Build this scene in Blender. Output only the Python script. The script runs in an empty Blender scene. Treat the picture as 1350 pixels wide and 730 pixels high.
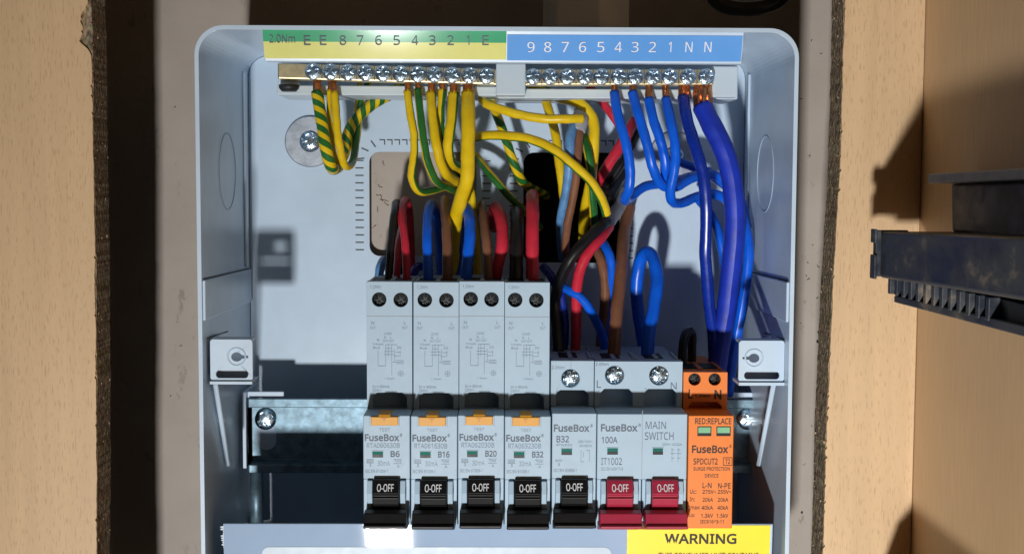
import bpy, bmesh, math, random
from mathutils import Vector, Matrix
random.seed(7)

# ------------------------------------------------------------------ camera, world, light, exposure
W, H = 1350.0, 730.0
CF, CX, CD, CZ = 1655.24, -0.00035, 0.57735, 0.0942        # focal length in photo pixels, camera position
PITCH, YAW, ROLL = 0.07187, 0.01282, 0.004246
LAMP_POS = Vector((-0.124, -1.0, -0.38)); LAMP_W = 2.6; LAMP_SIZE = 0.05
WORLD_STRENGTH = 0.027
EXPOSURE = 0.0

scene = bpy.context.scene
COL = scene.collection
cp, sp, cy_, sy_ = math.cos(PITCH), math.sin(PITCH), math.cos(YAW), math.sin(YAW)
FWD = Vector((sy_ * cp, cy_ * cp, -sp)); R0 = Vector((cy_, -sy_, 0)); U0 = R0.cross(FWD)
RIGHT = R0 * math.cos(ROLL) + U0 * math.sin(ROLL); UP = U0 * math.cos(ROLL) - R0 * math.sin(ROLL)
cam_data = bpy.data.cameras.new("camera"); cam = bpy.data.objects.new("camera", cam_data); COL.objects.link(cam)
cam_data.sensor_width = 36.0; cam_data.lens = CF / W * 36.0; cam_data.clip_start = 0.01; cam_data.clip_end = 50
cam.matrix_world = Matrix(((RIGHT.x, UP.x, -FWD.x, CX), (RIGHT.y, UP.y, -FWD.y, -CD), (RIGHT.z, UP.z, -FWD.z, CZ), (0, 0, 0, 1)))
scene.camera = cam
world = bpy.data.worlds.new("World"); scene.world = world; world.use_nodes = True
world.node_tree.nodes["Background"].inputs[0].default_value = (1.0, 0.74, 0.48, 1)
world.node_tree.nodes["Background"].inputs[1].default_value = WORLD_STRENGTH
ld = bpy.data.lights.new("work_light", 'AREA'); ld.shape = 'RECTANGLE'; ld.size = LAMP_SIZE; ld.size_y = LAMP_SIZE
ld.energy = LAMP_W; ld.color = (1.0, 0.985, 0.96)
lamp = bpy.data.objects.new("work_light", ld); COL.objects.link(lamp); lamp.location = LAMP_POS
ld.spread = math.radians(88)
lamp.rotation_euler = (Vector((0.21, 0, 0.02)) - LAMP_POS).to_track_quat('-Z', 'Y').to_euler()
scene.view_settings.view_transform = 'Standard'; scene.view_settings.look = 'None'
scene.view_settings.exposure = EXPOSURE; scene.view_settings.gamma = 1.0
scene.render.engine = 'CYCLES'; scene.cycles.use_denoising = True; scene.cycles.max_bounces = 8

def at(px, py, q):
    """The point at depth q (metres in front of the unit's back plate) seen at photo pixel px, py."""
    D = FWD + RIGHT * ((px - W / 2) / CF) + UP * ((H / 2 - py) / CF)
    t = (CD - q) / D.y
    return Vector((CX + D.x * t, -q, CZ + D.z * t))
def X(px, q, py=400): return at(px, py, q).x
def Z(py, q, px=675): return at(px, py, q).z
def S(q): return (CD - q) / CF            # metres per photo pixel at depth q

# ------------------------------------------------------------------ materials
MATS = {}
def nodes_of(name):
    m = bpy.data.materials.new(name); m.use_nodes = True
    nt = m.node_tree; b = nt.nodes["Principled BSDF"]
    MATS[name] = m
    return m, nt, b
def N(nt, t, **kw):
    n = nt.nodes.new(t)
    for k, v in kw.items():
        if k in ('operation', 'blend_type', 'data_type', 'noise_dimensions', 'feature', 'distance', 'interpolation'): setattr(n, k, v)
        else: n.inputs[k].default_value = v
    return n
def ramp(nt, fac, stops):
    r = nt.nodes.new('ShaderNodeValToRGB'); e = r.color_ramp.elements
    while len(e) < len(stops): e.new(0.5)
    for i, (p, c) in enumerate(stops):
        e[i].position = p; e[i].color = (*c, 1) if len(c) == 3 else c
    nt.links.new(fac, r.inputs[0]); return r.outputs[0]
def pos(nt, scale=(1, 1, 1)):
    g = nt.nodes.new('ShaderNodeTexCoord'); mp = nt.nodes.new('ShaderNodeMapping')
    mp.inputs['Scale'].default_value = scale
    g2 = nt.nodes.new('ShaderNodeNewGeometry'); nt.links.new(g2.outputs['Position'], mp.inputs[0]); nt.nodes.remove(g)
    return mp.outputs[0]
def noise(nt, vec, scale, detail=3, rough=0.55):
    n = N(nt, 'ShaderNodeTexNoise', Scale=scale, Detail=detail, Roughness=rough); nt.links.new(vec, n.inputs['Vector']); return n.outputs['Fac']
def mixc(nt, fac, a, b, mode='MIX'):
    m = nt.nodes.new('ShaderNodeMix'); m.data_type = 'RGBA'; m.blend_type = mode
    for s, v in ((m.inputs[0], fac), (m.inputs[6], a), (m.inputs[7], b)):
        if hasattr(v, 'is_linked') or hasattr(v, 'links'): nt.links.new(v, s)
        else: s.default_value = v if not isinstance(v, tuple) else ((*v, 1) if len(v) == 3 else v)
    return m.outputs[2]
def bump(nt, b, h, strength=0.2, dist=0.0005):
    n = N(nt, 'ShaderNodeBump', Strength=strength, Distance=dist); nt.links.new(h, n.inputs['Height']); nt.links.new(n.outputs[0], b.inputs['Normal'])

def simple(name, col, rough=0.45, metal=0.0, var=0.06, scale=60, coat=0.0, bumps=0.0, bscale=600, spec=0.5, croug=0.05):
    m, nt, b = nodes_of(name)
    v = noise(nt, pos(nt), scale, 4)
    lo = tuple(max(0, c * (1 - var)) for c in col); hi = tuple(min(1, c * (1 + var)) for c in col)
    c = ramp(nt, v, [(0.3, lo), (0.7, hi)]); nt.links.new(c, b.inputs['Base Color'])
    v2 = noise(nt, pos(nt), scale * 3, 3)
    rr = N(nt, 'ShaderNodeMapRange'); rr.inputs[3].default_value = max(0.02, rough - 0.06); rr.inputs[4].default_value = min(1, rough + 0.08)
    nt.links.new(v2, rr.inputs[0]); nt.links.new(rr.outputs[0], b.inputs['Roughness'])
    b.inputs['Metallic'].default_value = metal; b.inputs['Specular IOR Level'].default_value = spec
    b.inputs['Coat Weight'].default_value = coat; b.inputs['Coat Roughness'].default_value = croug
    if bumps: bump(nt, b, noise(nt, pos(nt), bscale, 3), bumps, 0.0003)
    return m

simple('white_paint', (0.51, 0.635, 0.77), 0.31, var=0.05, scale=45, bumps=0.06, bscale=900)
simple('plate_paint', (0.33, 0.455, 0.64), 0.55, var=0.03, coat=1.0, croug=0.02, bumps=0.0, spec=0.1)
simple('white_plastic', (0.50, 0.59, 0.66), 0.42, var=0.03, scale=80)
simple('device_white', (0.36, 0.49, 0.61), 0.5, var=0.025, scale=120, bumps=0.03, bscale=2500)
simple('print_dark', (0.10, 0.12, 0.15), 0.6, var=0.1)
simple('print_grey', (0.10, 0.125, 0.17), 0.6, var=0.1)
simple('print_pale', (0.22, 0.29, 0.37), 0.6, var=0.1)
simple('print_white', (0.75, 0.78, 0.82), 0.5, var=0.05)
simple('print_black', (0.02, 0.015, 0.012), 0.6, var=0.1)
simple('black_plastic', (0.006, 0.006, 0.007), 0.42, var=0.2, scale=90, spec=0.35)
simple('red_plastic', (0.36, 0.022, 0.055), 0.38, var=0.08, scale=90)
simple('orange_plastic', (0.80, 0.20, 0.018), 0.45, var=0.04, scale=90)
simple('test_mark', (0.55, 0.24, 0.01), 0.5)
simple('test_yellow', (0.66, 0.31, 0.02), 0.45, var=0.04)
simple('window_green', (0.012, 0.15, 0.12), 0.6, var=0.1, spec=0.15)
simple('window_pale_green', (0.22, 0.50, 0.30), 0.25, var=0.1)
simple('hole_dark', (0.010, 0.011, 0.012), 0.5, var=0.2)
simple('screw_dark', (0.03, 0.032, 0.035), 0.5, metal=0.5, var=0.3, scale=300)
simple('zinc_blue', (0.58, 0.70, 0.80), 0.22, metal=1.0, var=0.25, scale=700, bumps=0.25, bscale=1200)
simple('galvanised', (0.155, 0.24, 0.30), 0.46, metal=0.6, var=0.35, scale=220, bumps=0.12, bscale=500)
simple('washer_zinc', (0.42, 0.46, 0.52), 0.42, metal=0.85, var=0.2, scale=350, bumps=0.15, bscale=1500)
simple('brass', (0.72, 0.60, 0.36), 0.34, metal=0.9, var=0.15, scale=260, bumps=0.1, bscale=800)
simple('copper', (0.75, 0.33, 0.16), 0.3, metal=1.0, var=0.3, scale=500, bumps=0.25, bscale=1500)
simple('label_green', (0.035, 0.36, 0.17), 0.55, var=0.05, coat=0.35, croug=0.09, spec=0.2, bumps=0.03, bscale=250)
simple('label_yellow', (0.72, 0.72, 0.22), 0.55, var=0.05, coat=0.35, croug=0.09, spec=0.2, bumps=0.03, bscale=250)
simple('label_blue', (0.10, 0.33, 0.78), 0.55, var=0.04, coat=0.3, croug=0.12, spec=0.2, bumps=0.03, bscale=250)
simple('warning_yellow', (0.84, 0.72, 0.01), 0.4, var=0.04)
simple('label_white', (0.46, 0.57, 0.68), 0.4, var=0.04, bumps=0.05, bscale=1500)
simple('wire_blue', (0.003, 0.105, 0.68), 0.32, var=0.16, scale=120, spec=0.4, bumps=0.10, bscale=500)
simple('wire_navy', (0.004, 0.024, 0.27), 0.26, var=0.16, scale=120, spec=0.4, bumps=0.08, bscale=500)
simple('wire_violet', (0.009, 0.032, 0.40), 0.46, var=0.18, scale=140, spec=0.4, bumps=0.12, bscale=450)
simple('wire_pale_blue', (0.10, 0.25, 0.50), 0.35, var=0.25, scale=250)
simple('wire_brown', (0.20, 0.085, 0.045), 0.35, var=0.2, scale=120)
simple('wire_red', (0.52, 0.022, 0.045), 0.36, var=0.16, scale=120, spec=0.4, bumps=0.10, bscale=500)
simple('wire_black', (0.007, 0.007, 0.008), 0.34, var=0.3, scale=120)
simple('sheath_grey', (0.33, 0.34, 0.36), 0.5, var=0.15, scale=200)
simple('gland_grey', (0.70, 0.66, 0.62), 0.5, var=0.08)
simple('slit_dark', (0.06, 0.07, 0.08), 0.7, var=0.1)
simple('knockout_line', (0.39, 0.51, 0.65), 0.5, var=0.05)
simple('groove_grey', (0.30, 0.33, 0.37), 0.6, var=0.05)
simple('crack_brown', (0.17, 0.11, 0.065), 0.9, var=0.3)
simple('crumb', (0.36, 0.27, 0.17), 0.9, var=0.4, scale=900)

def earth_material(name, edge):
    m, nt, b = nodes_of(name)
    uv = nt.nodes.new('ShaderNodeUVMap'); uv.uv_map = 'UVMap'
    sx = nt.nodes.new('ShaderNodeSeparateXYZ'); nt.links.new(uv.outputs[0], sx.inputs[0])
    fr = N(nt, 'ShaderNodeMath', operation='FRACT'); nt.links.new(sx.outputs[0], fr.inputs[0])
    st = N(nt, 'ShaderNodeMapRange'); st.inputs[1].default_value = edge - 0.005; st.inputs[2].default_value = edge + 0.005
    nt.links.new(fr.outputs[0], st.inputs[0])
    st2 = N(nt, 'ShaderNodeMapRange'); st2.inputs[1].default_value = 0.99; st2.inputs[2].default_value = 1.0; st2.inputs[3].default_value = 1; st2.inputs[4].default_value = 0
    nt.links.new(fr.outputs[0], st2.inputs[0])
    mu = N(nt, 'ShaderNodeMath', operation='MULTIPLY'); nt.links.new(st.outputs[0], mu.inputs[0]); nt.links.new(st2.outputs[0], mu.inputs[1])
    v = noise(nt, pos(nt), 150, 3)
    ye = ramp(nt, v, [(0.3, (0.66, 0.44, 0.004)), (0.7, (0.78, 0.55, 0.012))]); gr = ramp(nt, v, [(0.3, (0.012, 0.10, 0.02)), (0.7, (0.03, 0.17, 0.03))])
    nt.links.new(mixc(nt, mu.outputs[0], ye, gr), b.inputs['Base Color']); b.inputs['Roughness'].default_value = 0.36; b.inputs['Specular IOR Level'].default_value = 0.4; bump(nt, b, noise(nt, pos(nt), 500, 3), 0.10, 0.0003)
earth_material('wire_earth', 0.66); earth_material('wire_earth_spiral', 0.44)

def beech(name, fleck_axis, base, dark, scale=1.0):
    m, nt, b = nodes_of(name)
    sc = [5200, 5200, 5200]; sc[fleck_axis] = 800
    fl = noise(nt, pos(nt, tuple(sc)), 0.30 * scale, 2, 0.5)
    sc2 = [160, 160, 160]; sc2[fleck_axis] = 8
    gr = noise(nt, pos(nt, tuple(sc2)), 1.0, 4)
    big = noise(nt, pos(nt), 9, 3)
    c = ramp(nt, gr, [(0.3, tuple(x * 0.90 for x in base)), (0.7, tuple(min(1, x * 1.06) for x in base))])
    c = mixc(nt, ramp(nt, big, [(0.35, (0, 0, 0)), (0.75, (0.55, 0.55, 0.55))]), c, tuple(x * 0.84 for x in base))
    f = ramp(nt, fl, [(0.56, (0, 0, 0)), (0.68, (0.6, 0.6, 0.6))])
    nt.links.new(mixc(nt, f, c, dark), b.inputs['Base Color'])
    b.inputs['Roughness'].default_value = 0.42; bump(nt, b, fl, 0.06, 0.0002)
beech('beech', 2, (0.65, 0.452, 0.262), (0.42, 0.27, 0.14))
def side_wood():
    m, nt, b = nodes_of('side_wood')
    gr = noise(nt, pos(nt, (900, 900, 60)), 1.0, 4); fine = noise(nt, pos(nt), 500, 3); big = noise(nt, pos(nt), 14, 4)
    c = ramp(nt, gr, [(0.3, (0.56, 0.375, 0.205)), (0.7, (0.66, 0.445, 0.25))])
    c = mixc(nt, ramp(nt, big, [(0.4, (0, 0, 0)), (0.8, (0.6, 0.6, 0.6))]), c, (0.49, 0.33, 0.185))
    dust = ramp(nt, fine, [(0.70, (0, 0, 0)), (0.80, (0.35, 0.35, 0.35))])
    nt.links.new(mixc(nt, dust, c, (0.62, 0.5, 0.34)), b.inputs['Base Color']); b.inputs['Roughness'].default_value = 0.5
side_wood()
def chipboard():
    m, nt, b = nodes_of('chipboard')
    p = pos(nt, (1, 1, 0.55))
    vo = N(nt, 'ShaderNodeTexVoronoi', Scale=900.0); nt.links.new(p, vo.inputs['Vector'])
    n2 = noise(nt, p, 700, 4)
    c = ramp(nt, n2, [(0.3, (0.06, 0.042, 0.026)), (0.5, (0.26, 0.19, 0.12)), (0.7, (0.52, 0.42, 0.28))])
    c = mixc(nt, 0.25, c, vo.outputs['Color'], 'MULTIPLY')
    nt.links.new(c, b.inputs['Base Color']); b.inputs['Roughness'].default_value = 0.9
    bump(nt, b, n2, 1.0, 0.0015)
chipboard()
def wall_mat():
    m, nt, b = nodes_of('plaster')
    a = noise(nt, pos(nt), 22, 5); f = noise(nt, pos(nt), 160, 4)
    c = ramp(nt, a, [(0.3, (0.36, 0.31, 0.27)), (0.7, (0.43, 0.375, 0.33))])
    st = ramp(nt, noise(nt, pos(nt, (1.6, 1, 0.8)), 130, 5, 0.65), [(0.60, (0, 0, 0)), (0.66, (0.4, 0.4, 0.4))])
    ms = ramp(nt, noise(nt, pos(nt), 26, 2), [(0.46, (0, 0, 0)), (0.56, (1, 1, 1))])
    k = mixc(nt, 1.0, st, ms, 'MULTIPLY')
    nt.links.new(mixc(nt, k, c, (0.13, 0.085, 0.05)), b.inputs['Base Color']); b.inputs['Roughness'].default_value = 0.6
    bump(nt, b, f, 0.25, 0.0006)
wall_mat()
def casing_mat():
    m, nt, b = nodes_of('dusty_black')
    n1 = noise(nt, pos(nt, (1, 0.6, 1)), 70, 5, 0.65); n2 = noise(nt, pos(nt), 900, 3)
    c = ramp(nt, n1, [(0.40, (0.016, 0.022, 0.034)), (0.56, (0.045, 0.05, 0.058)), (0.72, (0.24, 0.19, 0.14))])
    nt.links.new(mixc(nt, ramp(nt, n2, [(0.66, (0, 0, 0)), (0.75, (0.25, 0.25, 0.25))]), c, (0.2, 0.18, 0.16)), b.inputs['Base Color'])
    nt.links.new(ramp(nt, n1, [(0.4, (0.35, 0.35, 0.35)), (0.7, (0.75, 0.75, 0.75))]), b.inputs['Roughness'])
    bump(nt, b, n1, 0.2, 0.0006)
casing_mat()

# ------------------------------------------------------------------ mesh helpers
class MB:
    def __init__(s): s.v, s.f, s.uv, s.sm = [], [], {}, []
    def add(s, vs, fs, smooth=False):
        o = len(s.v); s.v += [Vector(v) for v in vs]
        for f in fs: s.f.append(tuple(i + o for i in f)); s.sm.append(smooth)
        return s
    def box(s, x0, x1, q0, q1, z0, z1):
        x0, x1 = min(x0, x1), max(x0, x1); y0, y1 = -max(q0, q1), -min(q0, q1); z0, z1 = min(z0, z1), max(z0, z1)
        vs = [(x, y, z) for z in (z0, z1) for y in (y0, y1) for x in (x0, x1)]
        return s.add(vs, [(0, 2, 3, 1), (4, 5, 7, 6), (0, 1, 5, 4), (2, 6, 7, 3), (0, 4, 6, 2), (1, 3, 7, 5)])
    def prism(s, poly, x0, x1):
        """poly of (q, z), swept along x."""
        n = len(poly); ar = sum(poly[i][0] * poly[(i + 1) % n][1] - poly[(i + 1) % n][0] * poly[i][1] for i in range(n))
        if ar < 0: poly = poly[::-1]
        vs = [(x0, -q, z) for q, z in poly] + [(x1, -q, z) for q, z in poly]
        fs = [tuple(range(n)), tuple(range(2 * n - 1, n - 1, -1))] + [(i, n + i, n + (i + 1) % n, (i + 1) % n) for i in range(n)]
        return s.add(vs, fs)
    def lathe(s, prof, c, axis, seg=28, smooth=True):
        """prof of (radius, height) along axis from c."""
        a = Vector(axis).normalized(); u = a.orthogonal().normalized(); w = a.cross(u); c = Vector(c); vs = []; fs = []
        for r, h in prof:
            for k in range(seg):
                t = 2 * math.pi * k / seg; vs.append(c + a * h + (u * math.cos(t) + w * math.sin(t)) * r)
        for i in range(len(prof) - 1):
            for k in range(seg): fs.append((i * seg + k, i * seg + (k + 1) % seg, (i + 1) * seg + (k + 1) % seg, (i + 1) * seg + k))
        s.add(vs, fs, smooth)
        o = len(s.v) - len(vs)
        s.f.append(tuple(o + k for k in reversed(range(seg)))); s.sm.append(False)
        s.f.append(tuple(o + (len(prof) - 1) * seg + k for k in range(seg))); s.sm.append(False)
        return s
    def tube(s, pts, r, seg=14, twist=0.0, phase=0.0, flat=1.0, caps=True, rfun=None, starts=1):
        pts = [Vector(p) for p in pts]; n = len(pts)
        tg = [(pts[min(i + 1, n - 1)] - pts[max(i - 1, 0)]).normalized() for i in range(n)]
        ref = Vector((0, -1, 0)); u = (ref - tg[0] * ref.dot(tg[0]))
        u = (u if u.length > 0.1 else tg[0].orthogonal()).normalized(); L = 0.0; base = len(s.v); rings = []
        for i in range(n):
            if i: L += (pts[i] - pts[i - 1]).length
            u = (u - tg[i] * u.dot(tg[i])).normalized(); w = tg[i].cross(u); rr = r * (rfun(i / (n - 1)) if rfun else 1)
            rings.append(L)
            for k in range(seg + 1):
                t = 2 * math.pi * k / seg
                s.v.append(pts[i] + u * math.cos(t) * rr * flat + w * math.sin(t) * rr)
        m = seg + 1
        for i in range(n - 1):
            for k in range(seg):
                s.f.append((base + i * m + k, base + i * m + k + 1, base + (i + 1) * m + k + 1, base + (i + 1) * m + k)); s.sm.append(True)
                uk = lambda a, kk: (starts * (kk / seg) + phase + twist * rings[a], rings[a])
                s.uv[len(s.f) - 1] = [uk(i, k), uk(i, k + 1), uk(i + 1, k + 1), uk(i + 1, k)]
        if caps:
            s.f.append(tuple(base + k for k in reversed(range(seg)))); s.sm.append(False)
            s.f.append(tuple(base + (n - 1) * m + k for k in range(seg))); s.sm.append(False)
        return s
    def join_mesh(s, me, mat=None):
        o = len(s.v); s.v += [(mat @ v.co) if mat else v.co.copy() for v in me.vertices]
        for p in me.polygons: s.f.append(tuple(i + o for i in p.vertices)); s.sm.append(False)
        return s

def spline(pts, step=6):
    """Centripetal Catmull-Rom through the points."""
    P = [Vector(p) for p in pts]; P = [P[0] * 2 - P[1]] + P + [P[-1] * 2 - P[-2]]; out = []
    for i in range(1, len(P) - 2):
        p0, p1, p2, p3 = P[i - 1:i + 3]
        t0 = 0; t1 = t0 + max(1e-6, (p1 - p0).length ** 0.5); t2 = t1 + max(1e-6, (p2 - p1).length ** 0.5); t3 = t2 + max(1e-6, (p3 - p2).length ** 0.5)
        for k in range(step):
            t = t1 + (t2 - t1) * k / step
            a1 = p0 * ((t1 - t) / (t1 - t0)) + p1 * ((t - t0) / (t1 - t0)); a2 = p1 * ((t2 - t) / (t2 - t1)) + p2 * ((t - t1) / (t2 - t1)); a3 = p2 * ((t3 - t) / (t3 - t2)) + p3 * ((t - t2) / (t3 - t2))
            b1 = a1 * ((t2 - t) / (t2 - t0)) + a2 * ((t - t0) / (t2 - t0)); b2 = a2 * ((t3 - t) / (t3 - t1)) + a3 * ((t - t1) / (t3 - t1))
            out.append(b1 * ((t2 - t) / (t2 - t1)) + b2 * ((t - t1) / (t2 - t1)))
    out.append(P[-2]); return out

WORG = {}          # world origin of each object
def make_mesh(name, mb, org):
    me = bpy.data.meshes.new(name); me.from_pydata([v - org for v in mb.v], [], mb.f); me.update()
    me.polygons.foreach_set('use_smooth', mb.sm)
    if mb.uv:
        uvl = me.uv_layers.new(name='UVMap')
        for p in me.polygons:
            q = mb.uv.get(p.index)
            if q:
                for j, li in enumerate(p.loop_indices): uvl.data[li].uv = q[j]
    return me
def obj(name, mb, mat, parent=None, bevel=0.0, seg=2, mesh=None, loc=None):
    """One mesh object. With parent: a part, its origin at the parent's. With mesh and loc: a copy that shares mesh data."""
    if mesh is not None: org = Vector(loc)
    elif parent is not None: org = WORG[parent.name]
    else:
        lo = Vector((min(v.x for v in mb.v), min(v.y for v in mb.v), min(v.z for v in mb.v))); hi = Vector((max(v.x for v in mb.v), max(v.y for v in mb.v), max(v.z for v in mb.v)))
        org = Vector(((lo.x + hi.x) / 2, (lo.y + hi.y) / 2, lo.z))
    me = mesh if mesh is not None else make_mesh(name, mb, org)
    if mat and not me.materials: me.materials.append(MATS[mat])
    o = bpy.data.objects.new(name, me); COL.objects.link(o); WORG[o.name] = org
    if parent is not None: o.parent = parent; o.location = org - WORG[parent.name]
    else: o.location = org
    if bevel:
        b = o.modifiers.new('bevel', 'BEVEL'); b.width = bevel; b.segments = seg; b.limit_method = 'ANGLE'; b.angle_limit = math.radians(40); b.harden_normals = False
    return o
def thing(name, loc, label, cat, group=None, kind=None):
    o = bpy.data.objects.new(name, None); COL.objects.link(o); o.location = loc; o.empty_display_size = 0.01; WORG[o.name] = Vector(loc)
    return tag(o, label, cat, group, kind)
def tag(o, label=None, cat=None, group=None, kind=None):
    for k, v in (('label', label), ('category', cat), ('group', group), ('kind', kind)):
        if v: o[k] = v
    return o
def shape(mb, loops, q0, q1):
    """Flat outline with holes (loops of (x, z)) given the thickness q0..q1."""
    cu = bpy.data.curves.new('outline', 'CURVE'); cu.dimensions = '2D'; cu.fill_mode = 'BOTH'; cu.extrude = abs(q1 - q0) / 2
    for lp in loops:
        s = cu.splines.new('POLY'); s.points.add(len(lp) - 1); s.use_cyclic_u = True
        for p, (x, z) in zip(s.points, lp): p.co = (x, z, 0, 1)
    o = bpy.data.objects.new('outline', cu); COL.objects.link(o); dg = bpy.context.evaluated_depsgraph_get()
    me = bpy.data.meshes.new_from_object(o.evaluated_get(dg))
    m = Matrix(((1, 0, 0, 0), (0, 0, -1, -(q0 + q1) / 2), (0, 1, 0, 0), (0, 0, 0, 1)))
    bm = bmesh.new(); bm.from_mesh(me); bmesh.ops.remove_doubles(bm, verts=bm.verts, dist=1e-6); bm.to_mesh(me); bm.free()
    mb.join_mesh(me, m)
    bpy.data.objects.remove(o); bpy.data.curves.remove(cu); bpy.data.meshes.remove(me); return mb
def rrect(x0, x1, z0, z1, r, n=6, rb=None):
    rb = r if rb is None else rb; out = []
    for cx, cz, a, rr in ((x1 - r, z1 - r, 0, r), (x0 + r, z1 - r, 90, r), (x0 + rb, z0 + rb, 180, rb), (x1 - rb, z0 + rb, 270, rb)):
        for k in range(n + 1):
            t = math.radians(a + 90 * k / n); out.append((cx + rr * math.cos(t), cz + rr * math.sin(t)))
    return out
def circle(x, z, r, n=24): return [(x + r * math.cos(2 * math.pi * k / n), z + r * math.sin(2 * math.pi * k / n)) for k in range(n)]

GLYPH = {}
try: FONT = bpy.data.fonts.load(bpy.utils.system_resource('DATAFILES', path='fonts') + '/NotoSansHebrew-Regular.woff2')
except Exception: FONT = None
def text(mb, s, x0, x1, y0, y1, q, bold=0.0, tilt=0.0):
    """Print s so that it fills photo-pixel box x0..x1, y0..y1 (cap height) on the plane at depth q."""
    key = (s, bold)
    if key not in GLYPH:
        cu = bpy.data.curves.new('print', 'FONT'); cu.body = s; cu.resolution_u = 2; cu.offset = bold
        if FONT: cu.font = FONT
        o = bpy.data.objects.new('print', cu); COL.objects.link(o); dg = bpy.context.evaluated_depsgraph_get()
        GLYPH[key] = bpy.data.meshes.new_from_object(o.evaluated_get(dg)); bpy.data.objects.remove(o)
    me = GLYPH[key]
    if not len(me.vertices): return mb
    ax = [v.co.x for v in me.vertices]; ay = [v.co.y for v in me.vertices]
    lo = at(x0, y1, q); hi = at(x1, y0, q)
    sx = (hi.x - lo.x) / (max(ax) - min(ax)); sz = (hi.z - lo.z) / (max(ay) - min(ay))
    m = Matrix(((sx, 0, 0, lo.x - min(ax) * sx), (0, -tilt * sz, 0, -q + tilt * sz * min(ay)), (0, sz, 0, lo.z - min(ay) * sz), (0, 0, 0, 1)))
    return mb.join_mesh(me, m)
def line(mb, x0, y0, x1, y1, q, w=0.9):
    """A printed rule between two photo pixels on the plane at depth q."""
    a, b = at(x0, y0, q), at(x1, y1, q); h = w / 2 * S(q)
    if abs(b.x - a.x) > abs(b.z - a.z): vs = [(min(a.x, b.x), -q, a.z - h), (max(a.x, b.x), -q, a.z - h), (max(a.x, b.x), -q, a.z + h), (min(a.x, b.x), -q, a.z + h)]
    else: vs = [(a.x - h, -q, min(a.z, b.z)), (a.x + h, -q, min(a.z, b.z)), (a.x + h, -q, max(a.z, b.z)), (a.x - h, -q, max(a.z, b.z))]
    return mb.add(vs, [(0, 1, 2, 3)])
def rect(mb, x0, x1, y0, y1, q, th):
    a, b = at(x0, y1, q), at(x1, y0, q); return mb.box(a.x, b.x, q - th, q, a.z, b.z)

def screw_mesh(name, r, dome, slot, rot, mat, ticks=True):
    """Domed cross-head screw, axis towards the viewer, origin at its base."""
    mb = MB(); nr, ns = 9, 40; mb.v.append(Vector((0, -(dome - slot), 0)))
    for i in range(1, nr + 1):
        for k in range(ns):
            rr = r * i / nr; t = 2 * math.pi * k / ns; x, z = rr * math.cos(t), rr * math.sin(t); a, b = x * math.cos(rot) + z * math.sin(rot), -x * math.sin(rot) + z * math.cos(rot)
            h = dome * (1 - 0.55 * (i / nr) ** 3.0)
            if min(abs(a), abs(b)) < 0.17 * r and rr < 0.72 * r: h -= slot
            elif ticks and abs(abs(a) - abs(b)) < 0.10 * r and rr < 0.8 * r: h -= slot * 0.3
            mb.v.append(Vector((x, -h, z)))
    for k in range(ns): mb.f.append((0, 1 + (k + 1) % ns, 1 + k)); mb.sm.append(False)
    for i in range(nr - 1):
        for k in range(ns):
            a = 1 + i * ns + k; b = 1 + i * ns + (k + 1) % ns; mb.f.append((a, b, b + ns, a + ns)); mb.sm.append(False)
    base = 1 + (nr - 1) * ns
    for k in range(ns): mb.v.append(Vector((r * math.cos(2 * math.pi * k / ns), 0, r * math.sin(2 * math.pi * k / ns))))
    for k in range(ns): mb.f.append((base + k, base + (k + 1) % ns, base + ns + (k + 1) % ns, base + ns + k)); mb.sm.append(True)
    me = make_mesh(name, mb, Vector((0, 0, 0))); me.materials.append(MATS[mat]); return me

# ------------------------------------------------------------------ wall behind
WALLQ = -0.006
hole = (X(676, WALLQ, 270), X(822, WALLQ, 270), Z(352, WALLQ), Z(190, WALLQ))
mb = MB(); shape(mb, [[(-0.6, -0.5), (0.6, -0.5), (0.6, 0.6), (-0.6, 0.6)], [(hole[0], hole[2]), (hole[1], hole[2]), (hole[1], hole[3]), (hole[0], hole[3])]], WALLQ - 0.02, WALLQ)
wall = tag(obj('wall', mb, 'plaster'), 'beige plastered wall behind the white electrical unit', 'wall', kind='structure')
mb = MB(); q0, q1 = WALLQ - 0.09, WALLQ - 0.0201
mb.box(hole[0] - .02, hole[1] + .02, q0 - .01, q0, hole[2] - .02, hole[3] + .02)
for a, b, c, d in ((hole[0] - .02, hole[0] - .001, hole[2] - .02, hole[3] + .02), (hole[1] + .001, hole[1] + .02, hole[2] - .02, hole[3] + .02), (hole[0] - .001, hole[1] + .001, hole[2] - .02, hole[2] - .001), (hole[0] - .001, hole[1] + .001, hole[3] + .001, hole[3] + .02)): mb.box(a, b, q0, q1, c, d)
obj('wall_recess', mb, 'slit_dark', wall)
mb = MB()
for px, py, w, h in ((1080, 438, 5, 10), (1078, 450, 4, 6), (1057, 675, 3, 4), (1075, 690, 2, 2)):
    c = at(px, py, WALLQ + .0002); mb.lathe([(w * S(WALLQ) / 2, 0), (w * S(WALLQ) / 2, 0.0003)], c, (0, -1, 0), 10)
obj('screw_hole', mb, 'hole_dark', wall)
mb = MB(); r = random.Random(21)                       # old filler cracks seen through the cable entry
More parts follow.
